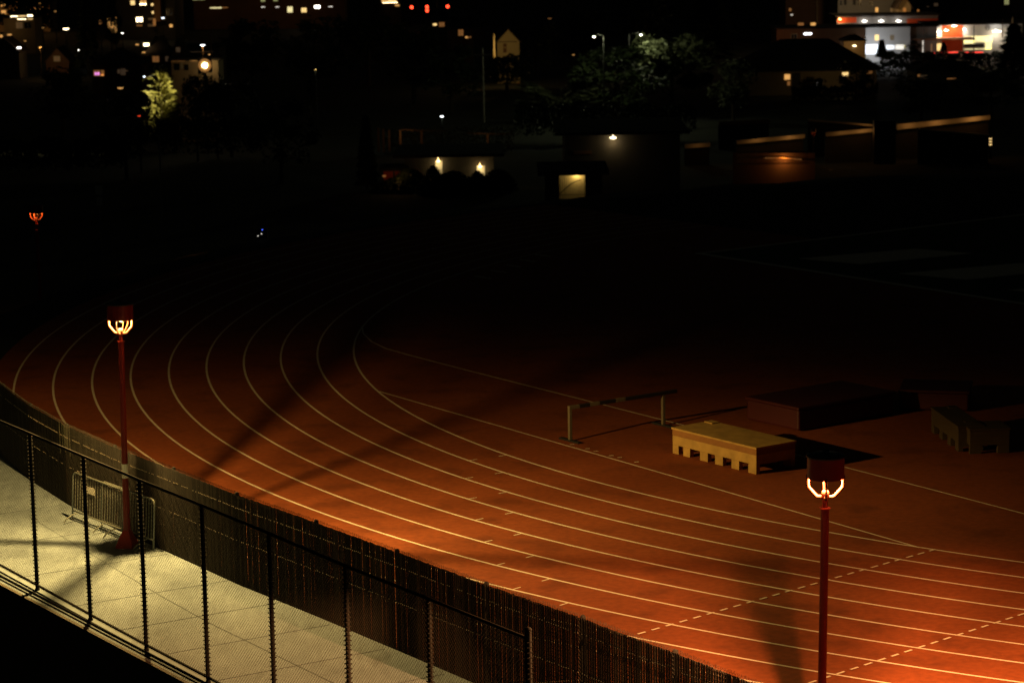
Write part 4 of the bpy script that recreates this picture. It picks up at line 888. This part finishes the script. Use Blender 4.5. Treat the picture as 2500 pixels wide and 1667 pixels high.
def pole(px, yt, yb, Y, label, m_='post', rad=.12, cross=False):
    a, b = Q(px, yb, Y), Q(px, yt, Y); r = empty('utility_pole', (b.x, Y, a.z)); tag(r, label, 'pole', 'poles'); H = b.z - a.z
    q = MB(); q.tube([(0, 0, 0), (0, 0, H)], [rad * 1.2, rad * .8], 8); q.build('pole_shaft', MT[m_], r)
    if cross: q = MB(); q.box((-1.1, -.06, H - .9), (1.1, .06, H - .75)); q.build('crossarm', MT[m_], r)
    return r
pole(1206, 84, 142, 424, 'yellow lit pole against the left side of the yellow gabled house', 'wall_cream', .16)
pole(1178, 118, 300, 320, 'tall thin grey pole in the dark left of the wispy tree', 'conc', .12, True)
pole(388, 332, 560, 130, 'slim grey pole standing in the dark left of the track', 'conc', .05)
pole(1994, -5, 66, 500, 'dark pole in front of the brick block', 'wall_beige', .12, True)
pole(2473, 42, 90, 446, 'bright yellow pole at the right end of the orange shop', 'wall_cream', .16)
pole(2448, 46, 92, 444, 'thin dim pole beside the bright yellow pole', 'wall_brown', .08)
pole(2256, 62, 130, 446, 'thin dark pole before the darker grey shop', 'blk', .07)
pole(2378, 62, 130, 444, 'thin dark pole in front of the orange shop canopy', 'blk', .07)
pole(514, 90, 140, 345, 'brown pole just right of the white street lamp pole', 'post', .12)
pole(1068, -10, 34, 640, 'rust lit post between the red signals', 'post', .2)
def signal(px, ys, Y, label, yb):
    h = Q(px, ys[0], Y); b = Q(px, yb, Y); r = empty('traffic_signal', (h.x, Y, b.z)); tag(r, label, 'traffic light', 'red traffic signals')
    q = MB(); q.tube([(0, .2, -3), (0, .2, h.z - b.z + .4)], .09, 6); q.build('pole', MT['blk'], r)
    q = MB(); q.box((-.35, -.15, Q(px, ys[-1], Y).z - b.z - .7), (.35, .15, h.z - b.z + .5)); q.build('signal_head', MT['blk'], r)
    for y in ys: q = MB(); q.lathe([(0, .1), (.35, .06), (.4, 0)], 12); o = q.build('red_lens', G['red'], r); o.rotation_euler = (pi / 2, 0, 0); o.location = (0, -.16, Q(px, y, Y).z - b.z)
signal(1005, [18.5], 630, 'leftmost red traffic signal at the top edge', 40); signal(1042.5, [17.5, 26.5], 630, 'double red traffic signal at the top edge', 40); signal(1093, [16.5], 630, 'rightmost red traffic signal at the top edge', 40)
r = empty('sign_post', Q(246, 560, 128)); tag(r, 'dim notice board on a thin post left of the grey pole', 'sign')
q = MB(); q.tube([(0, 0, -3), (0, 0, 2.2)], .035, 6); q.build('post', MT['conc'], r)
q = MB(); q.box((-.17, -.03, 1.75), (.17, -.01, 2.2)); q.build('sign_plate', MT['white'], r); q = MB(); q.box((-.14, -.03, 1.2), (.14, -.01, 1.6)); q.build('sign_plate', MT['white'], r)
